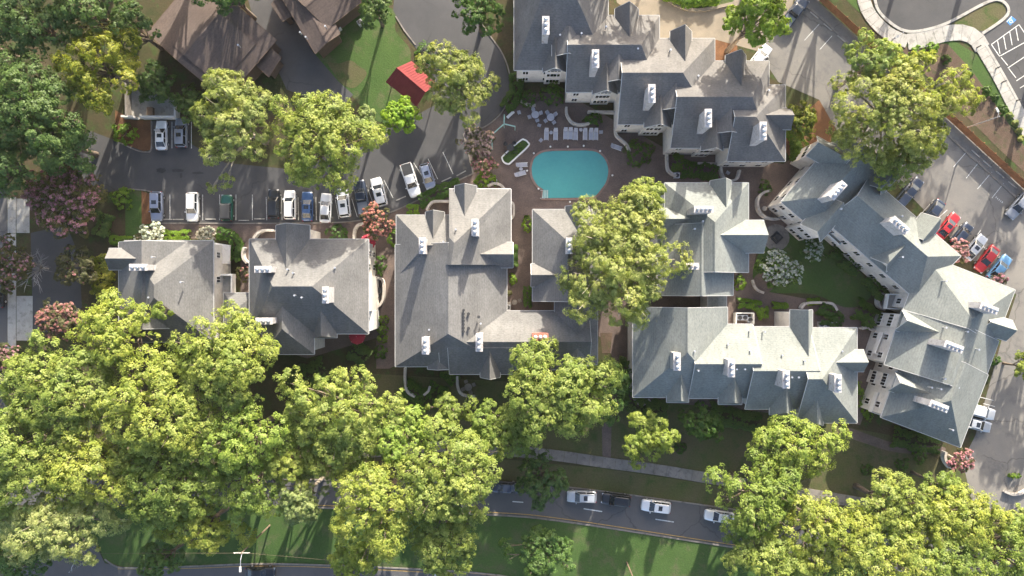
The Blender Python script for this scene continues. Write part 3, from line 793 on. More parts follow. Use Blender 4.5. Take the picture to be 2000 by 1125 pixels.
# -- green-grey building with two arms
b5 = Building('green-grey-roofed apartment building with a row of gablets, right of the tall pine', 1440, 620, M['green_roof'])
W, _ = b5.ra(1298, 357, 1462, 532, 'v', (1, 0), slope=.68)
b5.ra(1284, 440, 1432, 577, 'v', (0, 0), slope=.62)
b5.ra(1385, 430, 1492, 494, 'h', (0, .2), zr=11.2, ze=7.9)
b5.ra(1288, 407, 1365, 453, 'h', (0, 0), zr=9.8, ze=7.7)
b5.ra(1387, 353, 1429, 430, 'v', (0, 0), zr=10.3, ze=7.7)
b5.ra(1236, 600, 1421, 776, 'v', (0, 1), slope=.62)
b5.ra(1383, 570, 1419, 615, 'v', (0, 0), slope=.2, ze=6.0)
b5.ra(1345, 633, 1470, 778, 'h', (0, 0), slope=.68)
b5.ra(1455, 638, 1580, 799, 'h', (0, 0), slope=.61)
b5.ra(1555, 640, 1674, 826, 'h', (0, 1), slope=.60)
for (x0, x1, y0, y1) in ((1302, 1345, 715, 786), (1403, 1449, 720, 790), (1503, 1548, 735, 810), (1560, 1608, 760, 831)):
    b5.ra(x0, y0, x1, y1, 'v', (0, .35), zr=9.9, ze=7.6)
W, _ = b5.ra(1543, 605, 1587, 700, 'v', (0, 0), zr=10.2)
b5.ra(1620, 683, 1687, 726, 'h', (0, .25), zr=10.3, ze=7.8)
b5.ra(1275, 640, 1300, 665, 'h', (.4, 0), slope=.8, ze=8.2, walls=False)
b5.chimney(1374, 409, 36, 11, 0, 14.2, pots=4)
b5.chimney(1345, 520, 38, 11, 0, 13.2, pots=4, potmat='pinkstucco')
b5.chimney(1322, 706, 33, 12, R90, 13.4)
b5.chimney(1428, 719, 33, 12, R90, 13.6)
b5.chimney(1535, 741, 33, 12, R90, 13.8)
b5.chimney(1636, 749, 33, 12, R90, 13.6)
for q in ((1373, 432, 11), (1357, 447, 11), (1357, 686, 11.2), (1304, 680, 9.6), (1422, 673, 9.6), (1466, 648, 8.7), (1494, 648, 8.7), (1466, 686, 10.2), (1528, 694, 10), (1572, 705, 10.6), (1439, 721, 10.6), (1455, 721, 10.6), (1547, 737, 10.6), (1560, 737, 10.6), (1645, 686, 9.2), (1364, 724, 11)): b5.vent(*q)
W8 = b5.edges[7][0]
b5.windows(b5.edges[3][0][3], b5.edges[3][0][0], (1.7, 4.8), 1) if False else None

# -- angled green-grey building on the right
b6 = Building('angled green-grey-roofed apartment building bending around the courtyard at the right', 1760, 520, M['green_roof'])
W, _ = b6.wing([(1607, 464), (1722, 332), (1640, 262), (1525, 394)], (1, 0), slope=.62)
b6.windows(W[3], W[0], (1.7, 4.8), 4)
b6.windows(W[2], W[3], (1.7, 4.8), 4)
W, _ = b6.wing([(1698, 345), (1877, 500), (1790, 586), (1611, 431)], (0, 1), slope=.66)
b6.windows(W[2], W[3], (1.7, 4.8), 6)
W, _ = b6.wing([(1983, 566), (1943, 672), (1764, 604), (1805, 496)], (1, 0), slope=.60)
b6.windows(W[3], W[2], (1.7, 4.8), 3)
W, _ = b6.wing([(1951, 666), (1912, 775), (1727, 712), (1762, 606)], (0, 0), slope=.56)
b6.windows(W[3], W[2], (1.7, 4.8), 3)
W, _ = b6.wing([(1930, 732), (1876, 874), (1720, 815), (1772, 674)], (0, .9), slope=.62)
b6.windows(W[3], W[2], (1.7, 4.8), 3, t0=.3)
def gablet(base, tip, w, ze=7.7, slope=.8, hip=0, win=True):
    """small gable roof whose ridge runs from base (inside the roof) to tip (outside), given in photo pixels"""
    bx, by = base; tx, ty = tip
    l = math.hypot(tx - bx, ty - by); nx, ny = -(ty - by) / l * w / 2, (tx - bx) / l * w / 2
    W_, z_ = b6.wing([(bx + nx, by + ny), (tx + nx, ty + ny), (tx - nx, ty - ny), (bx - nx, by - ny)], (0, hip), zr=10.2, ze=ze)
    if win:
        a_, c_ = W_[1], W_[2]
        m_ = (W_[0] + W_[3]) / 2; mm = (a_ + c_) / 2
        t_ = (c_ - a_).normalized(); nn_ = Vector((t_.y, -t_.x, 0))
        if nn_.dot(mm - m_) < 0: a_, c_ = c_, a_
        b6.windows(a_, c_, (1.7, 4.8), 2, w=1.1, t0=.27, t1=.73)
gablet((1632, 400), (1583, 455), 52)
gablet((1760, 470), (1716, 517), 42)
gablet((1785, 470), (1818, 430), 46)
gablet((1705, 372), (1737, 335), 40)
gablet((1645, 318), (1585, 285), 44)
gablet((1825, 650), (1755, 625), 42)
gablet((1805, 765), (1742, 744), 40)
gablet((1915, 628), (1972, 646), 42, hip=.35, win=False)
AX = math.atan2(-.66, .75); BX = math.atan2(.75, .66); PX = math.atan2(-.36, .93)
b6.chimney(1636, 372, 38, 13, BX, 13.8, pots=4)
b6.chimney(1757, 440, 38, 13, AX, 13.6, pots=4)
b6.chimney(1931, 602, 34, 12, PX, 14.0, pots=4)
b6.chimney(1862, 677, 36, 12, PX, 14.2, pots=4)
b6.chimney(1833, 793, 36, 12, PX, 13.8, pots=4)
for q in ((1848, 549, 9.8), (1848, 640, 10.6), (1763, 502, 9.6), (1890, 648, 11.6), (1912, 683, 10.4), (1820, 757, 10.6), (1846, 740, 11.4), (1838, 760, 11.4), (1872, 757, 10.6), (1762, 422, 10.0), (1861, 840, 9.8), (1643, 408, 10.2)): b6.vent(*q)
# balconies on the courtyard side
def balcony(px, z):
    b6.box(px, z - .25, z, 'balcony_floor', 'concrete')
    pts = plan(px, z + .5); c_ = sum(pts, Vector()) / 4
    for i in range(4):
        b6.add(band(MB(), [pts[i].lerp(c_, .03), pts[(i + 1) % 4].lerp(c_, .03)], .12, z, z + .95), 'balcony_parapet', [M['trim']])
balcony([(1733, 574), (1768, 576), (1760, 604), (1728, 603)], 3.2)
balcony([(1706, 690), (1728, 697), (1742, 655), (1722, 648)], 3.2)
balcony([(1699, 804), (1722, 812), (1736, 774), (1712, 766)], 3.2)
balcony([(1517, 400), (1527, 392), (1560, 420), (1549, 431)], 3.2)
balcony([(1612, 455), (1624, 444), (1650, 468), (1638, 479)], 3.2)

# -- stepped dark grey building at the top
b0 = Building('stepped dark grey-roofed townhouse row above the swimming pool', 1250, 150, M['dark_roof'])
def front(W_, tx0, tx1): pass
W, _ = b0.ra(1004, -115, 1188, 137, 'h', (.45, .6), zr=13.2)
b0.windows(W[3], W[2], (1.8, 4.9), 2, t0=.1, t1=.34)
W, _ = b0.ra(1105, 30, 1288, 180, 'h', (0, .6), slope=.66)
b0.windows(W[3], W[2], (1.8, 4.9), 2, t0=.1, t1=.34)
W, _ = b0.ra(1207, 75, 1396, 243, 'h', (0, .9), slope=.64)
b0.windows(W[3], W[2], (1.8, 4.9), 2, t0=.1, t1=.34)
W, _ = b0.ra(1310, 119, 1502, 289, 'h', (0, .6), slope=.62)
b0.windows(W[3], W[2], (1.8, 4.9), 2, t0=.1, t1=.34)
W, _ = b0.ra(1420, 166, 1534, 315, 'h', (0, 1), slope=.66)
b0.windows(W[3], W[2], (1.8, 4.9), 3, t0=.15, t1=.8)
for (x0, x1, y0, y1) in ((1060, 1106, 70, 141), (1157, 1206, 110, 184), (1258, 1311, 180, 249), (1369, 1412, 225, 294)):
    W, _ = b0.ra(x0, y0, x1, y1, 'v', (0, 0), zr=10.0, ze=7.6)
    b0.windows(W[2], W[1], (1.9, 4.8, 7.2), 2, w=1.2, t0=.3, t1=.7)
for (x0, x1, y0, y1) in ((1201, 1247, 17, 90), (1309, 1351, 61, 130), (1417, 1457, 108, 180)):
    b0.ra(x0, y0, x1, y1, 'v', (0, 0), zr=10.4, ze=7.7)
b0.ra(1480, 211, 1545, 253, 'h', (0, .25), zr=10.2, ze=7.8)
b0.ra(1078, 36, 1140, 110, 'v', (.8, 0), slope=.66, ze=9.2, walls=False)
b0.ra(1180, 92, 1232, 160, 'v', (.8, 0), slope=.66, ze=9.2, walls=False)
b0.ra(1286, 144, 1345, 215, 'v', (.8, 0), slope=.66, ze=9.2, walls=False)
b0.ra(1395, 190, 1450, 260, 'v', (.8, 0), slope=.66, ze=9.2, walls=False)
for u, v in ((1066, 50), (1163, 115), (1273, 183), (1383, 231), (1490, 256)): b0.chimney(u, v, 34, 12, R90, 13.8)
for q in ((1094, 68, 9.8), (1115, 62, 10), (1184, 52, 10.2), (1136, 65, 10.8), (1246, 95, 10.6), (1216, 142, 10), (1310, 97, 9.6), (1325, 186, 10), (1364, 148, 9.4), (1502, 176, 8.6), (1472, 193, 10.4)): b0.vent(*q)

# -- brown houses and the red pavilion
h1 = Building('brown-shingled house with offset roof planes at the top left', 420, 80, M['brown_roof'], 'house', 'brownwall', 'brownwall')
h1.wing([(367, 128), (452, 28), (530, 104), (443, 203)], (0, 0), slope=.0, zr=6.1, ze=4.6) if False else None
h1.wing([(440, 195), (540, 78), (385, -52), (288, 64)], (0, 0), slope=.34, ze=4.3)
h1.wing([(430, 168), (500, 85), (383, -12), (315, 67)], (0, 0), slope=.38, ze=5.0, gutter=False)
h1.wing([(525, 150), (549, 112), (515, 82), (490, 118)], (0, 0), slope=.08, ze=3.2)
h1.box([(322, 92), (326, 89), (337, 97), (333, 102)], 0.8, 3.0, 'air_conditioner', 'metal')
h1.vent(465, 88, 6.8)
h2 = Building('brown-shingled house beside the shaded green lawn', 620, 20, M['brown_roof'], 'house', 'brownwall', 'brownwall')
h2.wing([(616, 105), (520, -55), (585, -100), (664, 66)], (0, 0), slope=.2, ze=4.0)
h2.wing([(640, 55), (706, 4), (640, -90), (560, -20)], (0, 0), slope=.2, ze=4.15)
h2.wing([(570, 31), (545, -8), (530, 8), (552, 42)], (0, 0), slope=.1, ze=3.2)
h2.vent(635, 51, 5.2); h2.vent(586, 63, 5.0); h2.vent(597, 72, 4.9)
ac = tag(MB().box((0, 0, .45), (.95, .95, .9)).lathe((0, 0, .9), [(.42, 0), (.42, .06), (.2, .07)], 12, 1).build('air_conditioner', [M['trim'], M['darkmetal']]), 'square white air conditioner beside the brown house', 'air conditioner')
ac.location = P(661, 57); ac.rotation_euler = (0, 0, .6)

pv = tag(empty('pavilion', P(795, 165)), 'open pavilion with a red metal roof beside the drive', 'pavilion')
pvo = Vector(pv.location)
E = [P(u, v, 2.9) for u, v in ((753, 160), (806, 118), (845, 168), (797, 212))]
E = [P(753, 161, 2.9), P(815, 209, 2.9), P(846, 168, 2.9), P(803, 118, 2.9)]
E = [P(753, 160, 2.9), P(814, 208, 2.9), P(853, 165, 2.9), P(804, 119, 2.9)]
R0, R1 = (E[0] + E[3]) / 2, (E[1] + E[2]) / 2; R0.z = R1.z = 4.7
for f, nm in (([E[0], E[1], R1, R0], 0), ([E[2], E[3], R0, R1], 1)):
    mb = MB(); nrm = (f[1] - f[0]).cross(f[2] - f[0]); ff = f if nrm.z > 0 else f[::-1]
    mb.face([p - pvo for p in ff]); mb.face([p - pvo - Vector((0, 0, .08)) for p in ff][::-1])
    for i in range(4): mb.face([ff[i] - pvo, ff[i] - pvo - Vector((0, 0, .08)), ff[(i + 1) % 4] - pvo - Vector((0, 0, .08)), ff[(i + 1) % 4] - pvo])
    ro = mb.build('roof_panel', M['redmetal'], pv)
    sm = MB()
    for k in range(1, 13):
        t = k / 13
        a = f[0].lerp(f[1], t) - pvo; b = f[3].lerp(f[2], t) - pvo
        sm.tube([a + Vector((0, 0, .02)), b + Vector((0, 0, .02))], [.022, .022], 4)
    sm.build('seam', M['redmetal'], ro)
MB().tube([R0 - pvo, R1 - pvo], [.1, .1], 6).build('ridge_cap', M['redmetal'], pv)
for e in E:
    q = e.lerp((E[0] + E[1] + E[2] + E[3]) / 4, .1) - pvo
    MB().tube([Vector((q.x, q.y, 0)), Vector((q.x, q.y, 3.0))], [.09, .09], 6).build('post', M['polewood'], pv)

# ------------------------------------------------------------------ vegetation
def quads_mesh(name, C, N, T, a, b, mat):
    """many small three-cornered leaves: centres C, normals N, tangents T, half lengths a, half widths b"""
    n = len(C)
    S = np.cross(N, T)
    V = np.empty((n, 3, 3), np.float32)
    V[:, 0] = C - T * a[:, None] - S * b[:, None]; V[:, 1] = C + S * b[:, None] * 1.3
    V[:, 2] = C + T * a[:, None] - S * b[:, None] * .6
    me = bpy.data.meshes.new(name)
    me.vertices.add(3 * n); me.vertices.foreach_set('co', V.ravel())
    me.loops.add(3 * n); me.loops.foreach_set('vertex_index', np.arange(3 * n, dtype=np.int32))
    me.polygons.add(n)
    me.polygons.foreach_set('loop_start', np.arange(0, 3 * n, 3, dtype=np.int32))
    me.polygons.foreach_set('loop_total', np.full(n, 3, np.int32))
    me.materials.append(mat)
    me.update(calc_edges=True)
    return me

def unit(a): return a / np.maximum(np.linalg.norm(a, axis=-1, keepdims=True), 1e-6)

def leaves_on(rng, PC, PR, PD, per, leaf, aspect, up=.5, spread=.8, shell=.55):
    """leaves on puffs: centres PC, radii PR, outward directions PD"""
    k = len(PC); n = k * per
    d = unit(rng.normal(size=(k, per, 3)) + PD[:, None, :] * 1.1)
    r = PR[:, None] * (shell + (1 - shell) * rng.random((k, per)))
    C = (PC[:, None, :] + d * r[..., None] * np.array([1, 1, .8])).reshape(n, 3)
    N = unit(d.reshape(n, 3) * .45 + np.repeat(PD, per, 0) * .75 + np.array([.12, .40, up * .7]) + rng.normal(size=(n, 3)) * spread * .30)
    T = unit(np.cross(N, rng.normal(size=(n, 3))))
    a = leaf * rng.uniform(.7, 1.3, n); b = a * aspect * rng.uniform(.8, 1.2, n)
    return C, N, T, a * .5 * 1.2, b * .5 * 1.2

STYLE = {
    # leaf size, aspect, puff radius range, leaves per puff, bough count factor, flatness, spread
    'oak':  dict(leaf=0.215, asp=.62, pr=(0.4, 0.78), per=44, dens=1.38, flat=.85, mat='oak', bark='bark', ragged=.16),
    'lime': dict(leaf=0.2, asp=.7, pr=(0.35, 0.65), per=46, dens=1.6, flat=.85, mat='lime', bark='bark', ragged=.10),
    'pine': dict(leaf=0.3, asp=.26, pr=(0.32, 0.66), per=52, dens=1.25, flat=.55, mat='pine', bark='palebark', ragged=.30),
    'pale': dict(leaf=0.25, asp=.35, pr=(0.35, 0.7), per=46, dens=1.4, flat=.8, mat='pale', bark='palebark', ragged=.18),
    'dark': dict(leaf=0.23, asp=.6, pr=(0.42, 0.8), per=40, dens=1.3, flat=.85, mat='dark', bark='bark', ragged=.16),
    'gold': dict(leaf=0.21, asp=.6, pr=(0.38, 0.7), per=44, dens=1.4, flat=.8, mat='gold', bark='bark', ragged=.18),
    'myrtle': dict(leaf=0.16, asp=.55, pr=(0.28, 0.52), per=42, dens=1.2, flat=.75, mat='myrtle', bark='palebark', ragged=.14),
    'shrub': dict(leaf=.17, asp=.6, pr=(.28, .5), per=34, dens=1.2, flat=.8, mat='hedge', bark='bark', ragged=.1),
}
SEED = [100]
def tree(style, u, v, rx, ry, top, label, name='broadleaf_tree', cat='tree', bloom=None, bloomn=0, mat=None, group=None, zb=.34, sparse=1.0, rag=None, lf=1.0):
    """crown seen at (u, v) in the photo with radii rx, ry in photo pixels; top is the tree's height in metres"""
    SEED[0] += 1; rng = np.random.default_rng(SEED[0]); S = STYLE[style]
    zc = top * .66; k = (HC - zc) / FP
    c = P(u, v, zc); Rx, Ry = rx * k, ry * k; R = (Rx + Ry) / 2
    base = Vector((c.x, c.y, 0))
    root = tag(empty(name, base, 0), label, cat, group)
    lo = top * zb; hh = (top - lo)
    n = int(np.clip(9 + R * 3.0, 8, 42)); i = np.arange(n)
    rho = np.sqrt((i + .4) / n) * .80; th = i * 2.39996 + rng.uniform(0, 6.28) + rng.normal(0, .18, n)
    ph = rng.uniform(0, 6.28, 4); rg = S['ragged'] if rag is None else rag
    m = 1 + rg * (np.sin(2 * th + ph[0]) * .7 + np.sin(3 * th + ph[1]) * .8 + np.sin(5 * th + ph[2]) * .7) * (rho / .8)
    bx, by = rho * m * np.cos(th) * Rx, rho * m * np.sin(th) * Ry
    br = R * rng.choice([.17, .22, .27, .34], n) * rng.uniform(.88, 1.12, n) * (1 - .22 * rho) * (1.0 if n > 9 else 1.25)
    bz = lo + hh * (.30 + .58 * np.sqrt(np.clip(1 - (rho / .98) ** 2, 0, 1))) - br * .45 + rng.normal(0, .05, n) * hh
    # puffs on every bough
    pc, pr, pd = [], [], []
    sc_ = np.clip(R / 6.5, .55, 1.0)
    for j in range(n):
        p0, p1 = S['pr']; rm = (p0 + p1) / 2 * sc_
        np_ = max(5, int(S['dens'] * sparse * 2 * math.pi * br[j] ** 2 * 1.15 / (math.pi * rm ** 2)))
        d = rng.normal(size=(np_, 3)); d[:, 2] = np.abs(d[:, 2]) * 1.1 - .45
        d[:, 0] += .55 * np.cos(th[j]) * rho[j]; d[:, 1] += .55 * np.sin(th[j]) * rho[j]
        d = unit(d)
        q = np.array([bx[j], by[j], bz[j]]) + d * (br[j] * rng.uniform(.50, 1.04, (np_, 1))) * np.array([1, 1, S['flat']])
        pc.append(q); pr.append((p0 * .7 + (p1 * 1.25 - p0 * .7) * rng.random(np_) ** 1.5) * sc_); pd.append(d)
    pc = np.concatenate(pc); pr = np.concatenate(pr); pd = np.concatenate(pd)
    C, N, T, a, b = leaves_on(rng, pc, pr, pd, max(8, int(S['per'] / lf ** 1.7)), S['leaf'] * lf * (.75 + .25 * sc_), S['asp'], up=.55 if style != 'pine' else .25, spread=.8, shell=.45)
    link('crown', quads_mesh('crown', C, N, T, a, b, L[mat or S['mat']]), root)
    if bloom:
        hi = pc[:, 2] + pr * .3 > np.quantile(pc[:, 2], .25)
        sel = np.where(hi & (rng.random(len(pc)) < bloomn))[0]
        if len(sel):
            C, N, T, a, b = leaves_on(rng, pc[sel] + pd[sel] * pr[sel, None] * .35, pr[sel] * .75, unit(pd[sel] + np.array([0, 0, .8])), 26, .17, .8, up=.8, spread=1.2, shell=.7)
            link('blossom', quads_mesh('blossom', C, N, T, a, b, L[bloom]), root)
    # trunk with limbs to the boughs
    tb = MB(); r0 = .055 * R + .10
    fork = lo * .75
    tb.tube([(0, 0, -.1), (.05 * r0, 0, fork * .5), (0, 0, fork), (0, 0, lo + hh * .55)], [r0 * 1.25, r0, r0 * .85, r0 * .25], 8)
    for j in range(0, n):
        e = Vector((bx[j], by[j], bz[j] + br[j] * .25))
        s0 = Vector((0, 0, fork + (lo + hh * .35 - fork) * rng.random()))
        mid = s0.lerp(e, .5) + Vector((0, 0, hh * .05)) + Vector(rng.normal(0, .15, 3))
        tb.tube([s0, mid, e], [r0 * .42, r0 * .27, r0 * .09], 5, cap=False)
        for q in range(2):
            dr = unit(rng.normal(size=3) + np.array([bx[j], by[j], .5 * R]) / max(R, .1))
            tb.tube([mid.lerp(e, .5), e + Vector(dr) * br[j] * .75], [r0 * .14, r0 * .04], 4, cap=False)
    link('trunk', tb.mesh('trunk', M[S['bark']], True), root)
    return root

def shrub(u, v, r, h, label, mat='hedge', name='shrub', ry=None, bloom=None, bloomn=.3, leaf=.15, group=None, round_=False, cat='shrub'):
    """low bush: a dome of small leaves; r, ry in photo pixels, h in metres"""
    SEED[0] += 1; rng = np.random.default_rng(SEED[0])
    k = (HC - h * .6) / FP; Rx, Ry = r * k, (ry or r) * k; R = (Rx + Ry) / 2
    c = P(u, v, h * .6); root = tag(empty(name, (c.x, c.y, 0)), label, cat, group)
    pr_ = .10 + .09 * R if not round_ else .12
    n = int(np.clip(2.6 * R * R / pr_ ** 2 * .5, 30, 900))
    d = rng.normal(size=(n, 3)); d[:, 2] = np.abs(d[:, 2]); d = unit(d)
    ph = rng.uniform(0, 6.28, 3); th = np.arctan2(d[:, 1], d[:, 0])
    w = 1 + (0 if round_ else .13) * (np.sin(3 * th + ph[0]) + .7 * np.sin(5 * th + ph[1]))
    rad = (rng.uniform(.80, 1.0, n) if not round_ else rng.uniform(.96, 1, n)) * w
    pc = d * rad[:, None] * np.array([Rx - pr_, Ry - pr_, h * .85])
    C, N, T, a, b = leaves_on(rng, pc, rng.uniform(.8, 1.3, n) * pr_, d, 24, leaf, .62, up=.4, spread=.8)
    C[:, 2] = np.maximum(C[:, 2], .03)
    link('foliage', quads_mesh('foliage', C, N, T, a, b, L[mat]), root)
    if bloom:
        sel = rng.random(n) < bloomn
        C, N, T, a, b = leaves_on(rng, pc[sel] + d[sel] * pr_, np.full(sel.sum(), pr_ * .9), d[sel], 14, .15, .85, up=.8, spread=1.1, shell=.7)
        link('blossom', quads_mesh('blossom', C, N, T, a, b, L[bloom]), root)
    st = MB()
    for q in range(4):
        e = pc[rng.integers(n)] * .8
        st.tube([(0, 0, 0), (e[0] * .3, e[1] * .3, e[2] * .6), tuple(e)], [.06, .04, .015], 4, cap=False)
    link('stem', st.mesh('stem', M['bark']), root)
    return root

def hedge(px, w, h, label, mat='hedge', name='hedge', leaf=.15, closed=False, bloom=None):
    """clipped or loose hedge following photo-pixel points; w, h in metres"""
    SEED[0] += 1; rng = np.random.default_rng(SEED[0])
    pts = plan(spline(px, 6)) if len(px) > 2 else plan(px)
    seg = [(b_ - a_).length for a_, b_ in zip(pts, pts[1:])]; tot = sum(seg)
    n = int(np.clip(tot * (w + 1.2 * h) / .055, 40, 2200))
    s = rng.random(n) * tot; cum = np.concatenate([[0], np.cumsum(seg)])
    ii = np.clip(np.searchsorted(cum, s) - 1, 0, len(seg) - 1); t = (s - cum[ii]) / np.array(seg)[ii]
    A = np.array([p[:] for p in pts]); p = A[ii] * (1 - t[:, None]) + A[ii + 1] * t[:, None]
    tg = unit(A[ii + 1] - A[ii]); nn = np.stack([-tg[:, 1], tg[:, 0], tg[:, 2] * 0], 1)
    al = rng.uniform(0, math.pi, n)
    off = np.sign(np.cos(al)) * np.abs(np.cos(al)) ** .5; hz = np.abs(np.sin(al)) ** .5
    jit = 1 + .10 * np.sin(s * 1.7 + 1) + .08 * np.sin(s * 4.1)
    pc = p + nn * (off * (w / 2 - .12) * jit)[:, None]; pc[:, 2] = hz * (h - .12) * jit
    d = unit(nn * off[:, None] + np.array([0, 0, 1.]) * hz[:, None])
    C, N, T, a, b = leaves_on(rng, pc, rng.uniform(.16, .30, n), d, 20, leaf * 1.15, .62, up=.45, spread=.8)
    C[:, 2] = np.maximum(C[:, 2], .03)
    base = pts[0]; root = tag(empty(name, (base.x, base.y, 0)), label, 'hedge')
    C = C - np.array([base.x, base.y, 0])
    link('foliage', quads_mesh('foliage', C, N, T, a, b, L[mat]), root)
    st = MB()
    for f in np.linspace(.05, .95, max(3, int(tot / 1.5))):
        j = min(int(f * (len(pts) - 1)), len(pts) - 2); q = pts[j].lerp(pts[j + 1], f * (len(pts) - 1) - j) - Vector((base.x, base.y, 0))
        st.tube([(q.x, q.y, 0), (q.x + .08, q.y, h * .8)], [.05, .02], 4, cap=False)
    link('stem', st.mesh('stem', M['bark']), root)
    return root

# --- big trees of the lower half, left to right
tree('oak', 245, 650, 95, 88, 17, 'bright green tree with a pointed top overlapping the leftmost grey roof')
tree('oak', 330, 605, 14, 16, 15, 'slim leafy treetop poking up against the leftmost grey roof', sparse=1.2)
tree('oak', 450, 700, 115, 98, 18.5, 'rounded yellow-green tree below the link between two left buildings')
tree('oak', 120, 755, 125, 105, 18, 'broad yellow-green tree at the left edge below the pink blossoms')
tree('oak', 320, 800, 120, 105, 19, 'large spreading tree in the middle of the left grove')
tree('oak', 40, 880, 105, 110, 18, 'yellow-green tree on the left edge of the frame above the streaky willow')
tree('oak', 480, 845, 90, 90, 17, 'full green tree between the left grove and the round crown at the path')
tree('oak', 190, 905, 115, 95, 17, 'shaded green tree in the lower part of the left grove')
tree('pale', 130, 1015, 118, 82, 16, 'streaky pale yellow willow-like tree above the road junction')
tree('oak', 330, 935, 112, 95, 15.5, 'dark green shaded tree in the lower left grove')
tree('oak', 490, 940, 82, 80, 14.5, 'half-lit green tree at the lower right end of the left grove')
tree('oak', 400, 1025, 90, 52, 12, 'dark shaded tree leaning over the grass median', 'broadleaf_tree')
tree('dark', 320, 1090, 50, 38, 9, 'small dark bushy tree at the kerb of the bottom carriageway')
tree('dark', 30, 1085, 70, 60, 9, 'dark brushy tree in the lower left corner')
tree('oak', 670, 800, 112, 108, 17, 'round symmetrical green tree in front of the brick walkway')
tree('oak', 780, 850, 75, 70, 15, 'green tree squeezed between the round crown and the golden giant')
tree('oak', 575, 900, 58, 48, 14.5, 'green tree closing the gap between the left grove and the round crown')
tree('oak', 655, 880, 72, 58, 14, 'green tree just below the round symmetrical crown')
tree('pale', 597, 966, 54, 52, 14, 'small pale cream-green tree above the grass median')
tree('oak', 745, 985, 105, 105, 18, 'golden-green giant tree reaching over the median, left of two', mat='oak')
tree('oak', 885, 920, 105, 112, 18.5, 'golden-green giant tree beside the kerb, right of two')
tree('oak', 700, 1085, 62, 45, 13, 'shaded lower bough tree reaching the bottom carriageway')
tree('oak', 870, 1045, 78, 72, 15, 'bright tree over the median right of the golden giant')
tree('oak', 1085, 765, 128, 105, 17.5, 'large bright tree with open gaps below the red brick chimney')
tree('oak', 985, 830, 68, 62, 14, 'leafy bright tree between patio wall and sidewalk')
tree('oak', 885, 800, 44, 36, 11, 'small bright tree beside the round patio walls')
tree('dark', 1190, 760, 45, 70, 8, 'dark understorey tree beside the green-grey roof corner')
tree('oak', 1265, 850, 56, 60, 10, 'isolated small bright tree at the end of the brick path')
tree('dark', 1368, 825, 50, 38, 8, 'dull olive round tree below the row of gablets', mat='hedge')
tree('dark', 1055, 935, 58, 55, 9, 'dark green tree hanging over the parked silver car')
tree('dark', 1060, 1075, 72, 58, 9, 'dark tree with a few lit sprays on the grass median')
tree('oak', 1545, 870, 96, 68, 14, 'bright tree just below the corner of the green-grey roof')
tree('oak', 1470, 965, 100, 85, 16, 'bright tree over the road hiding a white car')
tree('oak', 1600, 1030, 110, 90, 16.5, 'bright tree in the lower right grove beside the road bend')
tree('oak', 1500, 1090, 90, 75, 16, 'bright tree at the bottom edge left of the lower right grove')
tree('oak', 1735, 985, 90, 70, 14.5, 'yellow-green tree in the lower right grove below the curved path')
tree('oak', 1700, 1085, 105, 80, 16.5, 'bright tree in the middle of the bottom right edge')
tree('oak', 1850, 1005, 95, 72, 15, 'yellow-green tree below the pink shrub of the right car park')
tree('oak', 1830, 945, 42, 36, 10, 'little bright treetop standing up beside the pink shrub')
tree('oak', 1840, 1090, 100, 80, 16, 'bright tree left of the bottom right corner')
tree('oak', 1960, 1085, 85, 85, 15, 'bright tree filling the bottom right corner')
tree('oak', 1965, 1010, 50, 38, 10, 'small bright tree beside the right car park exit')
tree('oak', 1995, 715, 24, 26, 6, 'clipped bright treetop at the right edge of the car park')

# --- trees of the upper half
tree('pine', 1213, 512, 112, 152, 19, 'tall broad yellow-green pine between the grey and green-grey roofs', 'pine_tree', rag=.14, sparse=1.1)
tree('pine', 1252, 385, 46, 40, 14, 'small yellow-green pine at the pool end of the tall broad pine', 'pine_tree', rag=.14)
tree('pine', 1748, 215, 142, 118, 18, 'wide pale pine between the fence and the angled green roof', 'pine_tree', rag=.24, sparse=.85)
tree('pine', 1700, 130, 70, 58, 16, 'pale pine top reaching up to the curved sidewalk', 'pine_tree')
tree('dark', 1750, 310, 75, 58, 13, 'darker green pine bough hanging over the right car park', 'pine_tree', mat='oak')
tree('lime', 1470, 45, 68, 58, 18, 'bright lime tree beside the tan drive')
tree('pine', 895, 165, 68, 85, 12, 'loose yellow-green tree over the looping drive', 'pine_tree', rag=.26)
tree('lime', 783, 229, 40, 39, 8.5, 'small round vivid lime tree below the red pavilion')
tree('oak', 632, 275, 105, 118, 17, 'large dense green tree over the left car park')
tree('pale', 715, 250, 34, 40, 8, 'thin olive tree at the edge of the house lawn')
tree('pine', 465, 245, 82, 112, 17, 'pale ragged pine over the left parking bays', 'pine_tree', rag=.24)
tree('dark', 935, 22, 58, 52, 12, 'dark green tree at the top edge beside the looping drive', mat='hedge')
tree('dark', 735, 25, 42, 38, 8, 'dark green tree between the brown house and the drive')
shrub(833, 104, 31, 3.5, 'round green bush between the red pavilion and the road', 'hedge', leaf=.2)
tree('dark', 55, 205, 125, 110, 17, 'big dark green tree in the left woods')
tree('gold', 205, 135, 88, 92, 16, 'golden-green sunlit tree in the left woods')
tree('dark', 70, 55, 95, 75, 17, 'dark mottled tree in the upper left corner')
tree('dark', 190, 30, 80, 60, 17, 'dark tree at the top edge of the left woods')
tree('dark', 10, 330, 85, 60, 14, 'dark tree at the left edge above the side street')
tree('dark', 120, 280, 85, 70, 13, 'dense dark tree shading the car park entrance')
tree('dark', 265, 60, 45, 60, 12, 'dark slender tree beside the brown house')
tree('dark', 455, -8, 75, 40, 13, 'dark green tree overhanging the top of the brown house')
tree('dark', 310, 165, 50, 40, 6, 'dark undergrowth tree below the brown house', zb=.1)
tree('dark', 370, 205, 26, 45, 5, 'dark low tree beside the walled enclosure', zb=.1)
tree('gold', 1560, 240, 28, 48, 10, 'slim golden-green tree between the grey and green roofs')
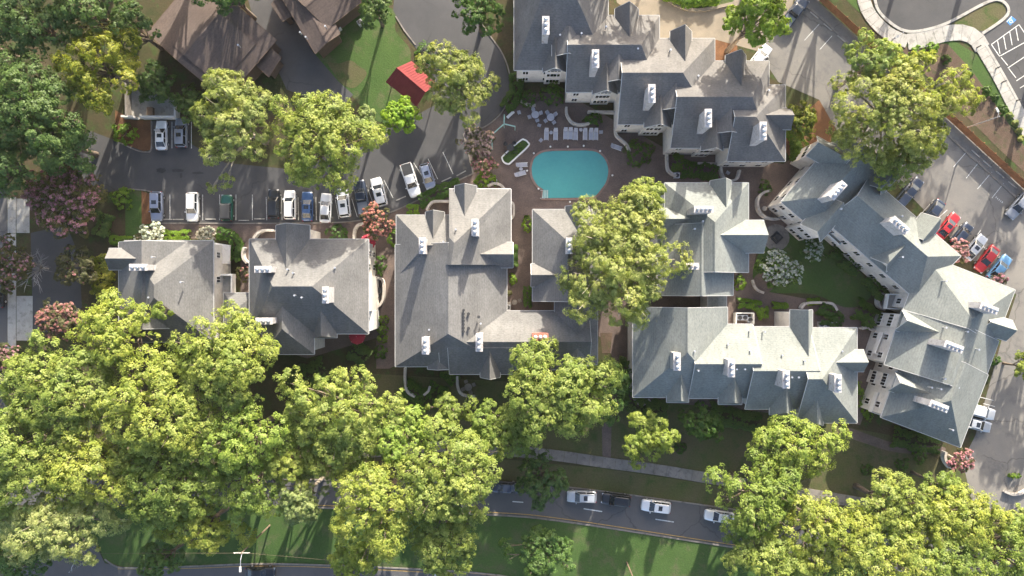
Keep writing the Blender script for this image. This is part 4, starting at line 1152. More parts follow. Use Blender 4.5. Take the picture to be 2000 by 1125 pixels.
# crape myrtles
tree('myrtle', 130, 388, 92, 80, 8, 'wide crape myrtle with dull pink blossom beside the car park', 'crape_myrtle', bloom='pink', bloomn=.42)
tree('myrtle', 28, 515, 38, 55, 7, 'crape myrtle with dark pink tips at the left edge', 'crape_myrtle', bloom='pink', bloomn=.18)
tree('myrtle', 125, 625, 58, 40, 8, 'crape myrtle with salmon blossom against the left grove', 'crape_myrtle', bloom='coral', bloomn=.5)
tree('myrtle', 15, 705, 40, 38, 7, 'dark rosy crape myrtle below the concrete apron', 'crape_myrtle', bloom='pink', bloomn=.3)
tree('myrtle', 150, 520, 48, 42, 6, 'tan autumn-toned small tree beside the bare branches', 'crape_myrtle', bloom='coral', bloomn=.03, sparse=.8)
tree('myrtle', 930, 275, 38, 34, 6, 'crape myrtle with pale pink blossom beside the pool trellis', 'crape_myrtle', bloom='rosy', bloomn=.5)
tree('myrtle', 946, 322, 30, 32, 5, 'crape myrtle with coral blossom at the pool entrance', 'crape_myrtle', bloom='coral', bloomn=.5)
tree('myrtle', 738, 434, 36, 36, 6, 'crape myrtle with coral blossom over the brick walkway', 'crape_myrtle', bloom='coral', bloomn=.55)
tree('myrtle', 1868, 487, 20, 30, 4, 'pink crape myrtle between the green roof and red cars', 'crape_myrtle', bloom='pink', bloomn=.9)
tree('myrtle', 1945, 545, 20, 12, 3, 'small pink crape myrtle beside the blue car', 'crape_myrtle', bloom='pink', bloomn=.7)
tree('myrtle', 1875, 899, 33, 26, 4.5, 'rosy pink shrub tree at the tip of the angled building', 'crape_myrtle', bloom='pink', bloomn=.7)
tree('myrtle', 297, 455, 33, 24, 4.5, 'white-flowering small tree at the corner of the leftmost building', 'flowering_tree', bloom='white', bloomn=.9)
tree('myrtle', 405, 458, 24, 15, 4, 'smaller white-flowering tree above the leftmost roof', 'flowering_tree', bloom='white', bloomn=.9)
tree('myrtle', 1524, 527, 48, 46, 5, 'large white-flowering tree on the courtyard lawn', 'flowering_tree', bloom='white', bloomn=.6, mat='hedge')
tree('myrtle', 1587, 490, 29, 25, 4, 'smaller white-flowering tree on the courtyard lawn', 'flowering_tree', bloom='white', bloomn=.5, mat='hedge')

# bare grey branches by the side street
SEED[0] += 1; rng = np.random.default_rng(5)
bt = tag(empty('bare_tree', P(95, 525, 0)), 'bare grey leafless tree beside the tan small tree', 'tree')
tb = MB(); tb.tube([(0, 0, 0), (0, 0, 2)], [.14, .1], 6)
for k in range(26):
    a = rng.uniform(0, 6.28); l = rng.uniform(1.5, 3.4)
    m1 = Vector((math.cos(a) * l * .5, math.sin(a) * l * .5, 3 + rng.random())); e = Vector((math.cos(a + .2) * l, math.sin(a + .2) * l, 4.2 + rng.random()))
    tb.tube([(0, 0, 1.5 + rng.random() * .5), m1, e], [.06, .045, .02], 4, cap=False)
    for q in range(3):
        s0 = m1.lerp(e, rng.random()); tb.tube([s0, s0 + Vector(rng.normal(0, .5, 3)) + Vector((math.cos(a), math.sin(a), .3)) * .6], [.035, .012], 4, cap=False)
tb.build('trunk', mat_plain('silver_bark', (.27, .26, .26), .9), bt)

# --- shrubs and hedges
shrub(238, 258, 28, 2.2, 'bright green bush beside the red mulch bed', 'box', ry=24, leaf=.2)
shrub(233, 387, 24, 2.4, 'vivid green bush between pink myrtle and lawn strip', 'box', ry=26, leaf=.2)
shrub(655, 455, 27, 1.8, 'spiky dark green shrub on the brick walk', 'dark', ry=18, leaf=.22)
shrub(767, 465, 12, 1.6, 'yellow-green shrub at the wall of the middle building', 'box', ry=20)
shrub(741, 516, 14, 1.5, 'green shrub beside the walkway patio', 'hedge', ry=22)
for i, (u, v) in enumerate(((747, 625), (746, 644), (746, 662))):
    shrub(u, v, 12.5, 1.3, ORD[i].capitalize() + ' clipped boxwood from the top in the row by the walkway', 'box', 'boxwood', ry=10, leaf=.09, group='clipped boxwoods by the walkway', round_=True)
shrub(742, 688, 15, 1.3, 'dark clipped bush at the lower end of the boxwood row', 'hedge', ry=16)
shrub(1030, 437, 12, 2.2, 'tall yellow-green shrub between the middle roofs', 'box', ry=20)
shrub(1002, 545, 9, 1.5, 'small golden shrub in the middle courtyard', 'box', ry=14)
shrub(994, 572, 7, 1.2, 'tan dried shrub in the middle courtyard', 'myrtle')
shrub(1250, 295, 33, 3, 'dark leafy shrub right of the pool', 'hedge', ry=30, leaf=.22)
shrub(1161, 232, 21, 2, 'green shrub inside the round white patio wall', 'hedge', ry=15, leaf=.2)
shrub(1080, 180, 28, 3, 'dark shrub under the first white gable', 'hedge', ry=26, leaf=.22)
shrub(1032, 190, 24, 2.2, 'rounded dark bush at the upper corner of the pool deck', 'hedge', ry=22)
shrub(470, 535, 16, 2.4, 'reddish green shrub between the two left buildings', 'myrtle', ry=18, bloom='coral', bloomn=.08)
shrub(1448, 552, 14, 1.8, 'bright shrub at the inner corner of the green-grey roof', 'box', ry=18)
shrub(1497, 365, 14, 1.6, 'dark shrub by the round courtyard wall', 'hedge', ry=20)
shrub(948, 350, 25, 2.2, 'yellow-green agave-like shrub below the coral myrtle', 'box', ry=18, leaf=.25)
shrub(1330, 875, 14, .8, 'low dark bush on the shaded grass below the olive tree', 'hedge')
shrub(1765, 908, 16, 1.2, 'low dark round bush on the bare ground, right of two', 'hedge')
shrub(1695, 918, 14, 1.0, 'low dark round bush on the bare ground, left of two', 'hedge')
shrub(1800, 892, 17, 1.4, 'dark bush beside the curved end wall', 'hedge')
shrub(1950, 703, 11, 1.6, 'grey-green bush against the right eave of the angled building', 'hedge', ry=13)
shrub(1700, 805, 15, 2, 'bright bush beside the lower white balconies', 'box', ry=20)
shrub(1680, 770, 12, 2, 'green bush at the corner of the gablet roof', 'box', ry=30)
for i, (u, v, r) in enumerate(((1795, 100, 17), (1825, 92, 14), (1850, 115, 11), (1930, 175, 12), (1948, 188, 9), (1962, 213, 12), (1895, 142, 10))):
    shrub(u, v, r, 1.3, ORD[i].capitalize() + ' low shrub from the left in the bed by the curved sidewalk', 'box' if i < 2 else 'hedge', leaf=.2, group='shrubs in the bed by the curved sidewalk')
for i, (u, v) in enumerate(((1975, 225), (1985, 240), (1992, 255), (1996, 270))):
    shrub(u, v, 7, .7, ORD[i].capitalize() + ' tan ornamental grass clump from the top beside the sidewalk', 'pine', 'grass_clump', leaf=.25, group='tan grass clumps by the sidewalk', cat='grass clump')
shrub(1985, 930, 16, 1, 'green patch of ground shrub in the walled corner bed', 'box', ry=6)
hedge([(322, 460), (350, 462), (375, 460)], 1.7, 1.3, 'bright clipped hedge above the leftmost roof', 'box')
hedge([(430, 456), (455, 462), (466, 480), (462, 510)], 1.8, 1.5, 'dark green hedge bending round the balcony', 'hedge')
hedge([(225, 470), (262, 470)], 1.3, 1.4, 'bright low hedge at the top left roof corner', 'box')
hedge([(205, 500), (210, 540), (200, 575)], 2.4, 2.2, 'tall golden-green hedge left of the leftmost building', 'gold')
hedge([(820, 395), (855, 378), (900, 360)], 2.2, 1.0, 'low green hedge strip above the middle building', 'hedge')
hedge([(798, 412), (818, 410)], 1.6, 1.4, 'rounded green hedge by the mulch corner', 'box')
hedge([(1000, 297), (1018, 283)], 1.35, .55, 'clipped grass-green hedge in the pill-shaped planter', 'hedge', leaf=.1)
hedge([(1480, 598), (1455, 592), (1438, 592)], 1.5, 1.3, 'clipped yellow-green hedge behind the lattice enclosure', 'box')
hedge([(1485, 600), (1489, 622)], 1.6, 1.3, 'clipped hedge beside the lattice enclosure', 'box')
hedge([(1595, 600), (1625, 612), (1630, 628), (1600, 622)], 1.9, 1.3, 'rounded hedge inside the curved garden wall', 'hedge')
hedge([(1507, 596), (1535, 597)], .9, .8, 'short clipped hedge above the projecting gable', 'box')
hedge([(1665, 600), (1690, 612), (1705, 630)], 3.2, 1.6, 'thick dark hedge bed below the courtyard path', 'hedge')
hedge([(1645, 505), (1672, 530)], 2.6, 1.6, 'oval dark green hedge along the angled facade', 'hedge')
hedge([(1620, 490), (1640, 500)], 1.6, 1.4, 'short hedge beside the smaller white-flowering tree', 'hedge')
hedge([(1690, 540), (1720, 580)], 2.0, 1.6, 'dark planting along the lower angled facade', 'hedge')
hedge([(1330, 330), (1370, 335), (1400, 338)], 2.6, 1.2, 'broad green planting below the fourth white gable', 'hedge')
hedge([(1310, 318), (1330, 320)], 2.6, 1.6, 'dark planting inside the walled patio right of the pool', 'hedge')
hedge([(790, 755), (840, 780), (860, 750)], 3.0, .8, 'dark green ground planting around the round patio', 'hedge')
hedge([(870, 720), (890, 745)], 2.2, 1.2, 'dark planting between the two round patios', 'hedge')
hedge([(1230, 700), (1222, 740), (1240, 790), (1300, 800)], 3.0, 1.8, 'dark planting wrapping the corner of the green-grey building', 'dark')
hedge([(1380, 800), (1430, 815), (1480, 825)], 3.0, 1.4, 'dark planting under the row of gablets', 'dark')
hedge([(640, 720), (590, 740), (560, 760)], 4.0, 1.6, 'dark planting below the second grey building', 'dark')
hedge([(690, 680), (720, 700)], 3.2, 1.4, 'dark bushes beside the red umbrella', 'dark')
hedge([(1540, 250), (1556, 290), (1550, 320)], 2.2, 2.2, 'sunlit green planting below the slim golden tree', 'box')
hedge([(1740, 850), (1790, 862), (1830, 866)], 3.0, .9, 'green ground planting along the lowest eave', 'hedge')
hedge([(1010, 150), (1005, 190), (985, 215)], 2.2, 1.8, 'dark planting between the drive and the pool deck', 'hedge')
hedge([(1575, 590), (1600, 588)], 1.0, .6, 'thin planting inside the curved garden wall', 'box')
hedge([(200, 460), (215, 420)], 2.0, 1.6, 'dark planting under the pink myrtle', 'dark')
hedge([(1000, 480), (1002, 520)], 1.6, 1.2, 'green planting beside the middle gable', 'hedge')
hedge([(1030, 560), (1030, 600)], 1.2, 1.0, 'dark strip of planting beside the middle wing', 'hedge')
hedge([(1300, -18), (1340, -2), (1400, -8)], 3.0, 1.4, 'bright planting on the island at the top edge', 'box')
# unseen trees added beyond the frame to shade the roofs and car parks
for (st_, u, v, rx, ry, top) in (('oak', 1306, -170, 60, 50, 20), ('oak', 1235, -205, 62, 55, 21), ('oak', 1150, -225, 62, 55, 21), ('oak', 1070, -200, 60, 50, 20), ('oak', 1520, -95, 72, 55, 22), ('oak', 1660, -110, 80, 60, 19), ('dark', 1720, -190, 100, 80, 18),
                                  ('dark', 120, -110, 120, 90, 20), ('dark', 330, -110, 110, 80, 20), ('dark', 560, -140, 90, 80, 18), ('dark', 700, -160, 90, 80, 18), ('dark', -80, 60, 90, 90, 18), ('dark', -90, 320, 90, 120, 16), ('oak', -80, 700, 80, 110, 17),
                                  ('oak', 1860, -190, 80, 70, 17), ('oak', 2000, -150, 90, 90, 18), ('oak', 2110, 120, 80, 90, 15), ('oak', 2120, 560, 60, 90, 12), ('oak', 2080, 860, 50, 60, 10)):
    tree(st_, u, v, rx, ry, top, 'tall unseen tree added beyond the frame to cast shade', group='unseen trees added to cast shade', sparse=.5, lf=1.6)

# ------------------------------------------------------------------ vehicles
PAINT = {}
def paint(name, c, rough=.28, metal=.25):
    if name not in PAINT:
        m = mat_plain(name + '_car_paint', c, rough, metal, .04, .8, .5)
        m.node_tree.nodes['Principled BSDF'].inputs['Coat Weight'].default_value = .6
        m.node_tree.nodes['Principled BSDF'].inputs['Coat Roughness'].default_value = .08
        PAINT[name] = m
    return PAINT[name]
COLORS = dict(white=(.72, .72, .72), silver=(.42, .44, .47), grey=(.20, .215, .245), black=(.014, .015, .018), navy=(.025, .035, .06), blue=(.04, .085, .20), green=(.018, .095, .062), red=(.36, .018, .022), skyblue=(.12, .27, .47), bluegrey=(.22, .25, .33))

def rring(hx0, hx1, hy, z, r, n=3, dy=0.0):
    """rounded rectangle ring from x=hx0 (rear) to x=hx1 (front), half width hy"""
    pts = []
    for cx_, cy_, a0 in ((hx1 - r, hy - r, 0), (hx0 + r, hy - r, 90), (hx0 + r, -hy + r, 180), (hx1 - r, -hy + r, 270)):
        for k in range(n + 1):
            a = math.radians(a0 + 90 * k / n)
            pts.append((cx_ + r * math.cos(a), cy_ + r * math.sin(a), z))
    return pts

CAR = dict(
    #        L    W    rear0 front0 roofr rooff belt  roofz hood deckrear
    sedan=(4.75, 1.84, -1.98, 1.05, -1.15, .22, .96, 1.45, .86, .98),
    suv=(4.70, 1.92, -2.22, 1.12, -1.95, .35, 1.06, 1.72, 1.00, 1.06),
    hatch=(4.15, 1.78, -1.98, 1.12, -1.60, .35, .98, 1.50, .90, .98),
    pickup=(5.6, 1.98, -.75, 1.35, -.55, .62, 1.10, 1.82, 1.06, 1.05),
    jeep=(4.2, 1.86, -1.95, .75, -1.80, .42, 1.10, 1.80, 1.05, 1.10))

def car(kind, color, u, v, du, dv, label, sunroof=False, roofcol=None, rails=False, z=0.03, tonneau='darkmetal'):
    """u, v: middle of the car in the photo; (du, dv): where its nose points, in photo directions"""
    Lc, W_, rb, fb, rr, rf, belt, rz, hood, deck = CAR[kind]
    c = P(u, v, .8); root = tag(empty('parked_car', (c.x, c.y, z), math.atan2(-dv, du)), label, 'car')
    bm_ = paint(color, COLORS[color])
    # body shell: stations along the length
    st = []
    for t, wf in ((-1, .74), (-.985, .86), (-.95, .93), (-.85, .985), (-.5, 1), (0, 1), (.45, 1), (.70, .985), (.86, .93), (.95, .83), (.985, .70), (1, .55)):
        x = t * Lc / 2
        if x < rb: top = deck - (.10 if t < -.97 else 0) - (0 if kind != 'sedan' else .06 * (rb - x))
        elif x < fb: top = belt
        else:
            q = (x - fb) / (Lc / 2 - fb); top = belt + (hood - belt) * min(1, q * 2.2) - .22 * max(0, q - .55) ** 1.5 - (.16 if t >= .985 else 0)
        st.append((x, W_ / 2 * wf, top))
    mb = MB(); rings = []
    for x, w, top in st:
        prof = [(w * .90, .24), (w, .42), (w, .62), (w * .97, top - .12), (w * .88, top - .01), (w * .45, top + .025), (0, top + .035)]
        rings.append(len(mb.v))
        full = prof + [(-a, b) for a, b in prof[-2::-1]]
        for y, zz in full: mb.v.append((x, y, zz))
    m = 13
    for a, b in zip(rings, rings[1:]):
        for k in range(m - 1): mb.f.append((a + k, a + k + 1, b + k + 1, b + k)); mb.m.append(0)
        mb.f.append((a, b, b + m - 1, a + m - 1)); mb.m.append(0)
    mb.f.append(tuple(rings[0] + k for k in range(m))); mb.m.append(0)
    mb.f.append(tuple(rings[-1] + k for k in range(m - 1, -1, -1))); mb.m.append(0)
    mb.build('body', bm_, root, True)
    # glasshouse
    hb, hr = W_ / 2 * .86, W_ / 2 * (.70 if kind != 'jeep' else .82)
    g0 = rring(rb, fb, hb, belt + .01, .22); g1 = rring(rr, rf, hr, rz - .05, .20)
    n = len(g0)
    groups = {'windshield': [], 'rear_window': [], 'side_window': [], 'side_window_': []}
    for i in range(n):
        j = (i + 1) % n; f = [g0[i], g0[j], g1[j], g1[i]]
        mx = sum(p[0] for p in f) / 4; my = sum(p[1] for p in f) / 4
        dx, dy = g0[j][0] - g0[i][0], g0[j][1] - g0[i][1]
        key = ('windshield' if dy > 0 else 'rear_window') if abs(dy) >= abs(dx) * .9 else ('side_window' if my > 0 else 'side_window_')
        groups[key].append(f)
    for key, fs in groups.items():
        gm = MB()
        for f in fs: gm.face(f)
        gm.build(key.rstrip('_'), M['glass'], root)
    rm = roofcol or bm_
    rb_ = MB(); r0 = rring(rr - .05, rf + .05, hr + .03, rz - .055, .22); r1 = rring(rr + .02, rf - .02, hr - .05, rz - .005, .18); r2 = rring(rr + .3, rf - .3, hr - .3, rz + .02, .12)
    for A_, B_ in ((r0, r1), (r1, r2)):
        for i in range(n): rb_.face([A_[i], A_[(i + 1) % n], B_[(i + 1) % n], B_[i]])
    rb_.face(r2)
    rb_.build('roof', rm, root, True)
    pl = MB()
    for fx, gx in ((fb - .06, rf - .02), (rb + .06, rr + .02)):
        for s in (-1, 1): pl.tube([(fx, s * hb * .97, belt), (gx, s * hr * .99, rz - .04)], [.055, .05], 4)
    xm = (rb + fb) / 2 - .1
    for s in (-1, 1): pl.tube([(xm, s * hb, belt), (xm, s * hr, rz - .04)], [.05, .05], 4)
    pl.build('pillar', rm, root)
    if sunroof:
        sr = MB(); sr.box(((rr + rf) / 2 + .25, 0, rz + .018), (.62, hr * 1.15, .03)); sr.build('sunroof', M['glass'], root)
    if rails:
        for s in (-1, 1): MB().tube([(rr + .1, s * hr * .92, rz + .02), ((rr + rf) / 2, s * hr * .94, rz + .07), (rf - .1, s * hr * .92, rz + .02)], [.025] * 3, 5).build('roof_rail', M['darkmetal'], root)
    if kind == 'pickup':
        bd = MB(); bd.box(((-Lc / 2 + rb) / 2 - .02, 0, deck + .045), (Lc / 2 + rb - .22, W_ * .80, .03)); bd.build('bed_cover', M[tonneau] if tonneau in M else paint(tonneau, COLORS[tonneau]), root)
        for s in (-1, 1): MB().box(((-Lc / 2 + rb) / 2, s * W_ * .44, deck + .06), (Lc / 2 + rb - .1, .09, .12)).build('bed_rail', bm_, root)
    for s in (-1, 1):
        MB().box((fb - .25, s * (W_ / 2 + .07), belt - .02), (.16, .20, .13)).build('mirror', bm_, root)
        MB().box((Lc / 2 * .935, s * W_ * .335, hood - .20), (.26, .34, .14), -s * .25).build('headlight', M['lamp'], root)
        MB().box((-Lc / 2 * .972, s * W_ * .365, deck - .2), (.16, .26, .16), s * .15).build('taillight', M['taillamp'], root)
    for sx in (-.30, .31):
        for s in (-1, 1):
            wh = MB(); y = s * (W_ / 2 - .10)
            wh.tube([(sx * Lc, y - .11, .33), (sx * Lc, y + .11, .33)], [.34, .34], 14); o = wh.build('wheel', M['tyre'], root)
            MB().tube([(sx * Lc, y + s * .10, .33), (sx * Lc, y + s * .125, .33)], [.2, .2], 10).build('rim', M['metal'], o)
    return root

UP, DN = (0, -1), (0, 1)
car('sedan', 'white', 315, 264, *UP, 'white sedan with sunroof below the walled enclosure', True)
car('suv', 'grey', 354, 259, *UP, 'grey estate car parked right of the white sedan by the enclosure', True)
car('suv', 'bluegrey', 306, 403, *DN, 'blue-grey SUV in the leftmost lower bay', True)
car('suv', 'white', 376, 404, *DN, 'white SUV parked alone second from the left in the lower bays', False, rails=True)
car('jeep', 'green', 443, 406, *UP, 'small green soft-top jeep in the lower bays', roofcol=M['darkmetal'])
car('suv', 'black', 535, 398, *UP, 'black SUV at the left end of the packed row', rails=True)
car('suv', 'white', 566, 400, *UP, 'white SUV between the black SUV and the blue car', rails=True)
car('sedan', 'blue', 600, 403, *UP, 'blue sedan with sunroof in the packed row', True)
car('sedan', 'white', 636, 406, .05, -1, 'white sedan right of the blue sedan')
car('suv', 'white', 671, 396, -.13, -1, 'white SUV with dark sunroof half under the big tree', True)
car('pickup', 'navy', 706, 385, -.16, -1, 'dark pickup with grey bed beside the coral myrtle', tonneau='grey')
car('suv', 'white', 740, 375, -.26, -1, 'white SUV at an angle above the coral myrtle', True)
car('pickup', 'white', 802, 352, .32, 1, 'white pickup with a black open bed', tonneau='darkmetal')
car('hatch', 'bluegrey', 835, 344, .30, 1, 'blue-grey hatchback right of the white pickup', True)
car('suv', 'silver', 1136, 970, -1, -.03, 'silver SUV parked on the road, leftmost of the visible cars', True, rails=True)
car('suv', 'black', 1203, 976, -1, -.13, 'black SUV parked on the road between two pale cars')
car('suv', 'white', 1281, 989, -1, -.12, 'pale silver SUV with sunroof parked on the road', True)
car('sedan', 'white', 1405, 1009, -1, -.15, 'white car on the road half hidden by the bright tree')
car('sedan', 'navy', 985, 952, -1, -.05, 'dark car on the road under the dark tree')
car('sedan', 'black', 508, 1119, 1, .0, 'black car driving at the bottom edge')
car('sedan', 'black', -4, 572, 0, -1, 'black car at the far left edge on the side street')
NE = (.64, -.77)
car('sedan', 'navy', 1822, 416, -.6, .8, 'dark sedan below the pale pine in the right car park')
car('sedan', 'red', 1852, 441, *NE, 'upper red sedan beside the pink myrtle', True)
car('hatch', 'navy', 1879, 458, *NE, 'small dark car between the red sedan and silver car')
car('sedan', 'silver', 1905, 483, *NE, 'silver car between the dark car and the lower red sedan', True)
car('sedan', 'red', 1928, 506, -.62, .78, 'lower red sedan with dark windshield')
car('sedan', 'skyblue', 1953, 523, *NE, 'light blue sedan beside the lower red sedan')
car('suv', 'navy', 1766, 386, *NE, 'dark blue SUV under the overhanging pine bough')
car('sedan', 'navy', 1780, 372, *NE, 'dark blue sedan under the pine beside the car park')
car('sedan', 'grey', 1990, 402, -.64, .77, 'grey car with pale windshield at the right edge')
car('suv', 'white', 1915, 804, 1, .25, 'white SUV nosing out from under the right eave')
car('sedan', 'silver', 1908, 829, 1, .25, 'silver sedan parked below the white SUV at the right eave', True)
car('pickup', 'navy', 1552, 24, .62, -.78, 'dark blue pickup at the top in the shaded corner of the car park', tonneau='grey')
car('sedan', 'white', 1484, 112, .62, -.78, 'white car below the bright lime tree')

# ------------------------------------------------------------------ wheel stops, fence, walls
def stop(u, v, ang, label, group, w=1.75):
    mb = MB().box((0, 0, .065), (w, .17, .13), 0, 0, .94)
    o = tag(mb.build('wheel_stop', M['concrete']), label, 'wheel stop', group); o.location = P(u, v, .02); o.rotation_euler = (0, 0, ang)
for i, (u, v) in enumerate(((325, 428.5), (348, 428.5), (379, 430), (411.5, 428), (443, 429), (476, 430.5), (507, 427.5))):
    stop(u, v, 0, 'pale wheel stop, %s from the left in the lower bays' % ORD[i], 'wheel stops of the lower bays')
for i, (u, v, a) in enumerate(((783, 387.5, .42), (872, 350.5, .42), (901, 338.5, .5))):
    stop(u, v, a, 'pale wheel stop, %s from the left in the slanted bays' % ORD[i], 'wheel stops of the slanted bays')
for i, (u, v) in enumerate(((1590, 30), (1616, 53), (1643, 76), (1905, 300), (1928, 320.5), (1953, 341), (1977, 361))):
    stop(u, v, -.70, 'tan wheel stop, %s from the top along the wooden fence' % ORD[i], 'wheel stops along the wooden fence')

fa, fb_ = P(1578, -18), P(2060, 425)
fd = (fb_ - fa).normalized(); fl = (fb_ - fa).length; fang = math.atan2(fd.y, fd.x)
fence = tag(empty('wooden_fence', fa, fang), 'long brown wooden fence along the right car park', 'fence')
nf = 22
panel = MB()
for k in range(14): panel.box(((k + .5) * (fl / nf - .12) / 14, (k % 2) * .02, .95), (.152, .025, 1.75))
panel.box((fl / nf / 2, .05, .4), (fl / nf - .12, .05, .09)).box((fl / nf / 2, .05, 1.5), (fl / nf - .12, .05, .09))
pme = panel.mesh('fence_panel', M['wood']); pome = MB().box((0, 0, 1.0), (.12, .14, 2.0)).mesh('post', M['wood'])
for k in range(nf):
    o = link('fence_panel', pme, fence); o.location = (k * fl / nf + .06, 0, 0)
    o = link('post', pome, fence); o.location = (k * fl / nf, .04, 0)
curb = kerb([(1560, 0), (1600, 32), (1800, 217), (2000, 400), (2050, 445)], 'retaining kerb in front of the wooden fence', w=.35, h=.16, sm=False)

def low_wall(px, label, w=.28, h=1.1, mat='stucco', sm=True, closed=False, name='patio_wall'):
    pts = plan(spline(px, 7, closed) if sm else px)
    o = pts[0].copy(); root = tag(empty(name, o), label, 'wall')
    q = [p - o for p in pts]
    band(MB(), q, w, 0, h, closed).build('wall_body', M[mat], root)
    band(MB(), q, w + .10, h, h + .08, closed).build('wall_cap', M['cap'], root)
low_wall([(1105, 212), (1106, 226), (1114, 240), (1126, 246), (1140, 246), (1150, 243)], 'white rounded patio wall under the second gable')
low_wall([(1147, 221), (1200, 222)], 'straight white patio wall under the second gable', sm=False)
low_wall([(1200, 252), (1202, 266), (1212, 276), (1222, 285), (1228, 298)], 'white curved patio wall under the third gable')
low_wall([(1300, 300), (1301, 328), (1306, 338), (1318, 346)], 'white patio wall around the planting right of the pool')
low_wall([(1404, 322), (1406, 340), (1413, 352), (1424, 355), (1436, 350), (1441, 334)], 'white horseshoe patio wall with the blue chair')
low_wall([(1360, 321), (1400, 322)], 'short straight wall between two patios', sm=False, h=.9)
low_wall([(1500, 374), (1485, 379), (1476, 393), (1478, 412), (1490, 425), (1506, 429)], 'round white courtyard wall beside the small table')
low_wall([(1505, 429), (1520, 428), (1528, 420)], 'short white wall piece beside the angled facade')
low_wall([(835, 412), (840, 402), (850, 395), (878, 395)], 'curved white patio wall above the middle building')
low_wall([(500, 466), (508, 456), (520, 451), (539, 451)], 'curved white patio wall above the second grey building')
low_wall([(487, 514), (480, 505), (479, 492), (482, 484)], 'small curved wall left of the second grey building')
low_wall([(694, 470), (695, 452), (702, 441), (715, 437)], 'curved white wall under the coral myrtle')
low_wall([(735, 542), (748, 546), (752, 560), (750, 585), (742, 597), (734, 599)], 'rounded patio wall holding dark chairs by the walkway')
low_wall([(793, 717), (793, 745), (798, 764), (812, 773)], 'curved white patio wall below the middle building')
low_wall([(829, 770), (838, 762), (841, 753)], 'small arc of white wall closing the round patio')
low_wall([(894, 733), (895, 755), (904, 769), (928, 773)], 'curved white patio wall below the projecting gable')
low_wall([(953, 365), (965, 360), (978, 363), (986, 372)], 'rounded wall at the top of the middle building by the pool')
low_wall([(998, 396), (1003, 402), (1003, 422), (998, 428)], 'narrow rounded wall at the right side of the middle building')
low_wall([(1560, 602), (1566, 594), (1578, 591), (1600, 591), (1620, 593), (1629, 606)], 'curved white garden wall above the projecting gable')
low_wall([(1677, 641), (1690, 639), (1702, 645), (1716, 648)], 'curved white wall joining the two green-grey buildings')
low_wall([(1690, 690), (1722, 702)], 'straight white wall by the upper balcony', sm=False)
low_wall([(1730, 575), (1718, 574), (1710, 583), (1711, 597), (1722, 604)], 'horseshoe white wall around the blue patio')
low_wall([(1840, 880), (1838, 890), (1842, 902), (1850, 912)], 'curved white end wall beside the rosy shrub tree')
low_wall([(1468, 547), (1472, 560), (1480, 568), (1490, 572)], 'curved white bench wall on the courtyard lawn', h=.5)
low_wall([(1232, 760), (1240, 782), (1252, 788), (1268, 780)], 'curved wall at the lower corner of the green-grey building')
low_wall([(1958, 958), (1975, 964), (1992, 961), (2010, 950)], 'white curved kerb wall of the corner bed', h=.5)
low_wall([(1012, 196), (1030, 205), (1046, 207)], 'short pale wall at the top of the pool deck', h=.5)

# walled bin enclosure
en = tag(empty('bin_enclosure', P(300, 215)), 'pale concrete bin enclosure with low white walls above the parked cars', 'enclosure')
eo = Vector(en.location)
MB().prism([p - eo for p in plan([(256, 166), (290, 176), (345, 198), (349, 233), (256, 233)])], 0, .06).build('floor_slab', M['concrete'], en)
for a, b, m_ in (((256, 165), (345, 198), 'concrete_old'), ((345, 198), (350, 204), 'stucco'), ((350, 204), (350, 232), 'stucco'), ((350, 232), (282, 232), 'stucco'), ((272, 232), (246, 231), 'stucco'), ((256, 231), (255, 165), 'concrete_old')):
    band(MB(), [P(*a) - eo, P(*b) - eo], .3, 0, 1.5).build('wall', M[m_], en)
tag(MB().box((0, 0, .35), (.9, 1.2, .6)).box((0, 0, .69), (.98, 1.28, .08)).box((0, .3, .76), (.7, .06, .06)).build('wooden_crate', M['polewood']), 'brown crate standing in the bin enclosure', 'crate').location = P(297, 219, .06)

# pill-shaped planter, pool furniture
pl_ = [(985, 318), (981, 311), (984, 304), (1016, 276), (1024, 274), (1031, 279), (1031, 287), (1000, 316), (993, 321)]
pts = plan(spline(pl_, 5, True)); o0 = P(1006, 298); pt = tag(empty('planter', o0), 'pill-shaped white planter left of the pool', 'planter')
band(MB(), [p - o0 for p in pts], .22, 0, .5, True).build('rim_wall', M['trim'], pt)
q_ = MB(); q_.face([p - o0 + Vector((0, 0, .3)) for p in pts]); qo = q_.build('soil', M['lawn'], pt)

def lounger_parts():
    d = {}
    s = MB(); s.box((-.28, 0, .32), (1.25, .62, .05)); d['seat'] = s.mesh('seat', M['lounge'])
    s = MB(); n0 = len(s.v); s.box((0, 0, 0), (.72, .62, .05)); s.v = [(x * .82 + .66, y, z + .32 + (x + .36) * .55 + .03) for x, y, z in s.v]; d['backrest'] = s.mesh('backrest', M['lounge'])
    d['leg'] = MB().box((0, 0, .15), (.05, .05, .30)).mesh('leg', M['trim'])
    s = MB(); s.box((-.1, .33, .30), (1.75, .05, .06)); d['rail'] = s.mesh('side_rail', M['trim'])
    return d
LP = lounger_parts()
def lounger(u, v, du, dv, label, group):
    """(du, dv): direction of the head end"""
    r = tag(empty('sun_lounger', P(u, v, .02), math.atan2(-dv, du)), label, 'lounger', group)
    link('seat', LP['seat'], r); link('backrest', LP['backrest'], r)
    link('side_rail', LP['rail'], r); o = link('side_rail', LP['rail'], r); o.location = (0, -.66, 0)
    for x in (-.8, .55):
        for y in (-.28, .28): o = link('leg', LP['leg'], r); o.location = (x, y, 0)
for i, u in enumerate((1067, 1085, 1104.5, 1114, 1124, 1142.5, 1154, 1163.5)):
    lounger(u, 262 + (0 if i in (2, 3) else 1.2), .02, -1, 'white sun lounger, %s from the left in the row above the pool' % ORD[i], 'loungers in the row above the pool')
lounger(1019, 322.5, -1, .05, 'upper white sun lounger of the pair left of the pool', 'loungers left of the pool')
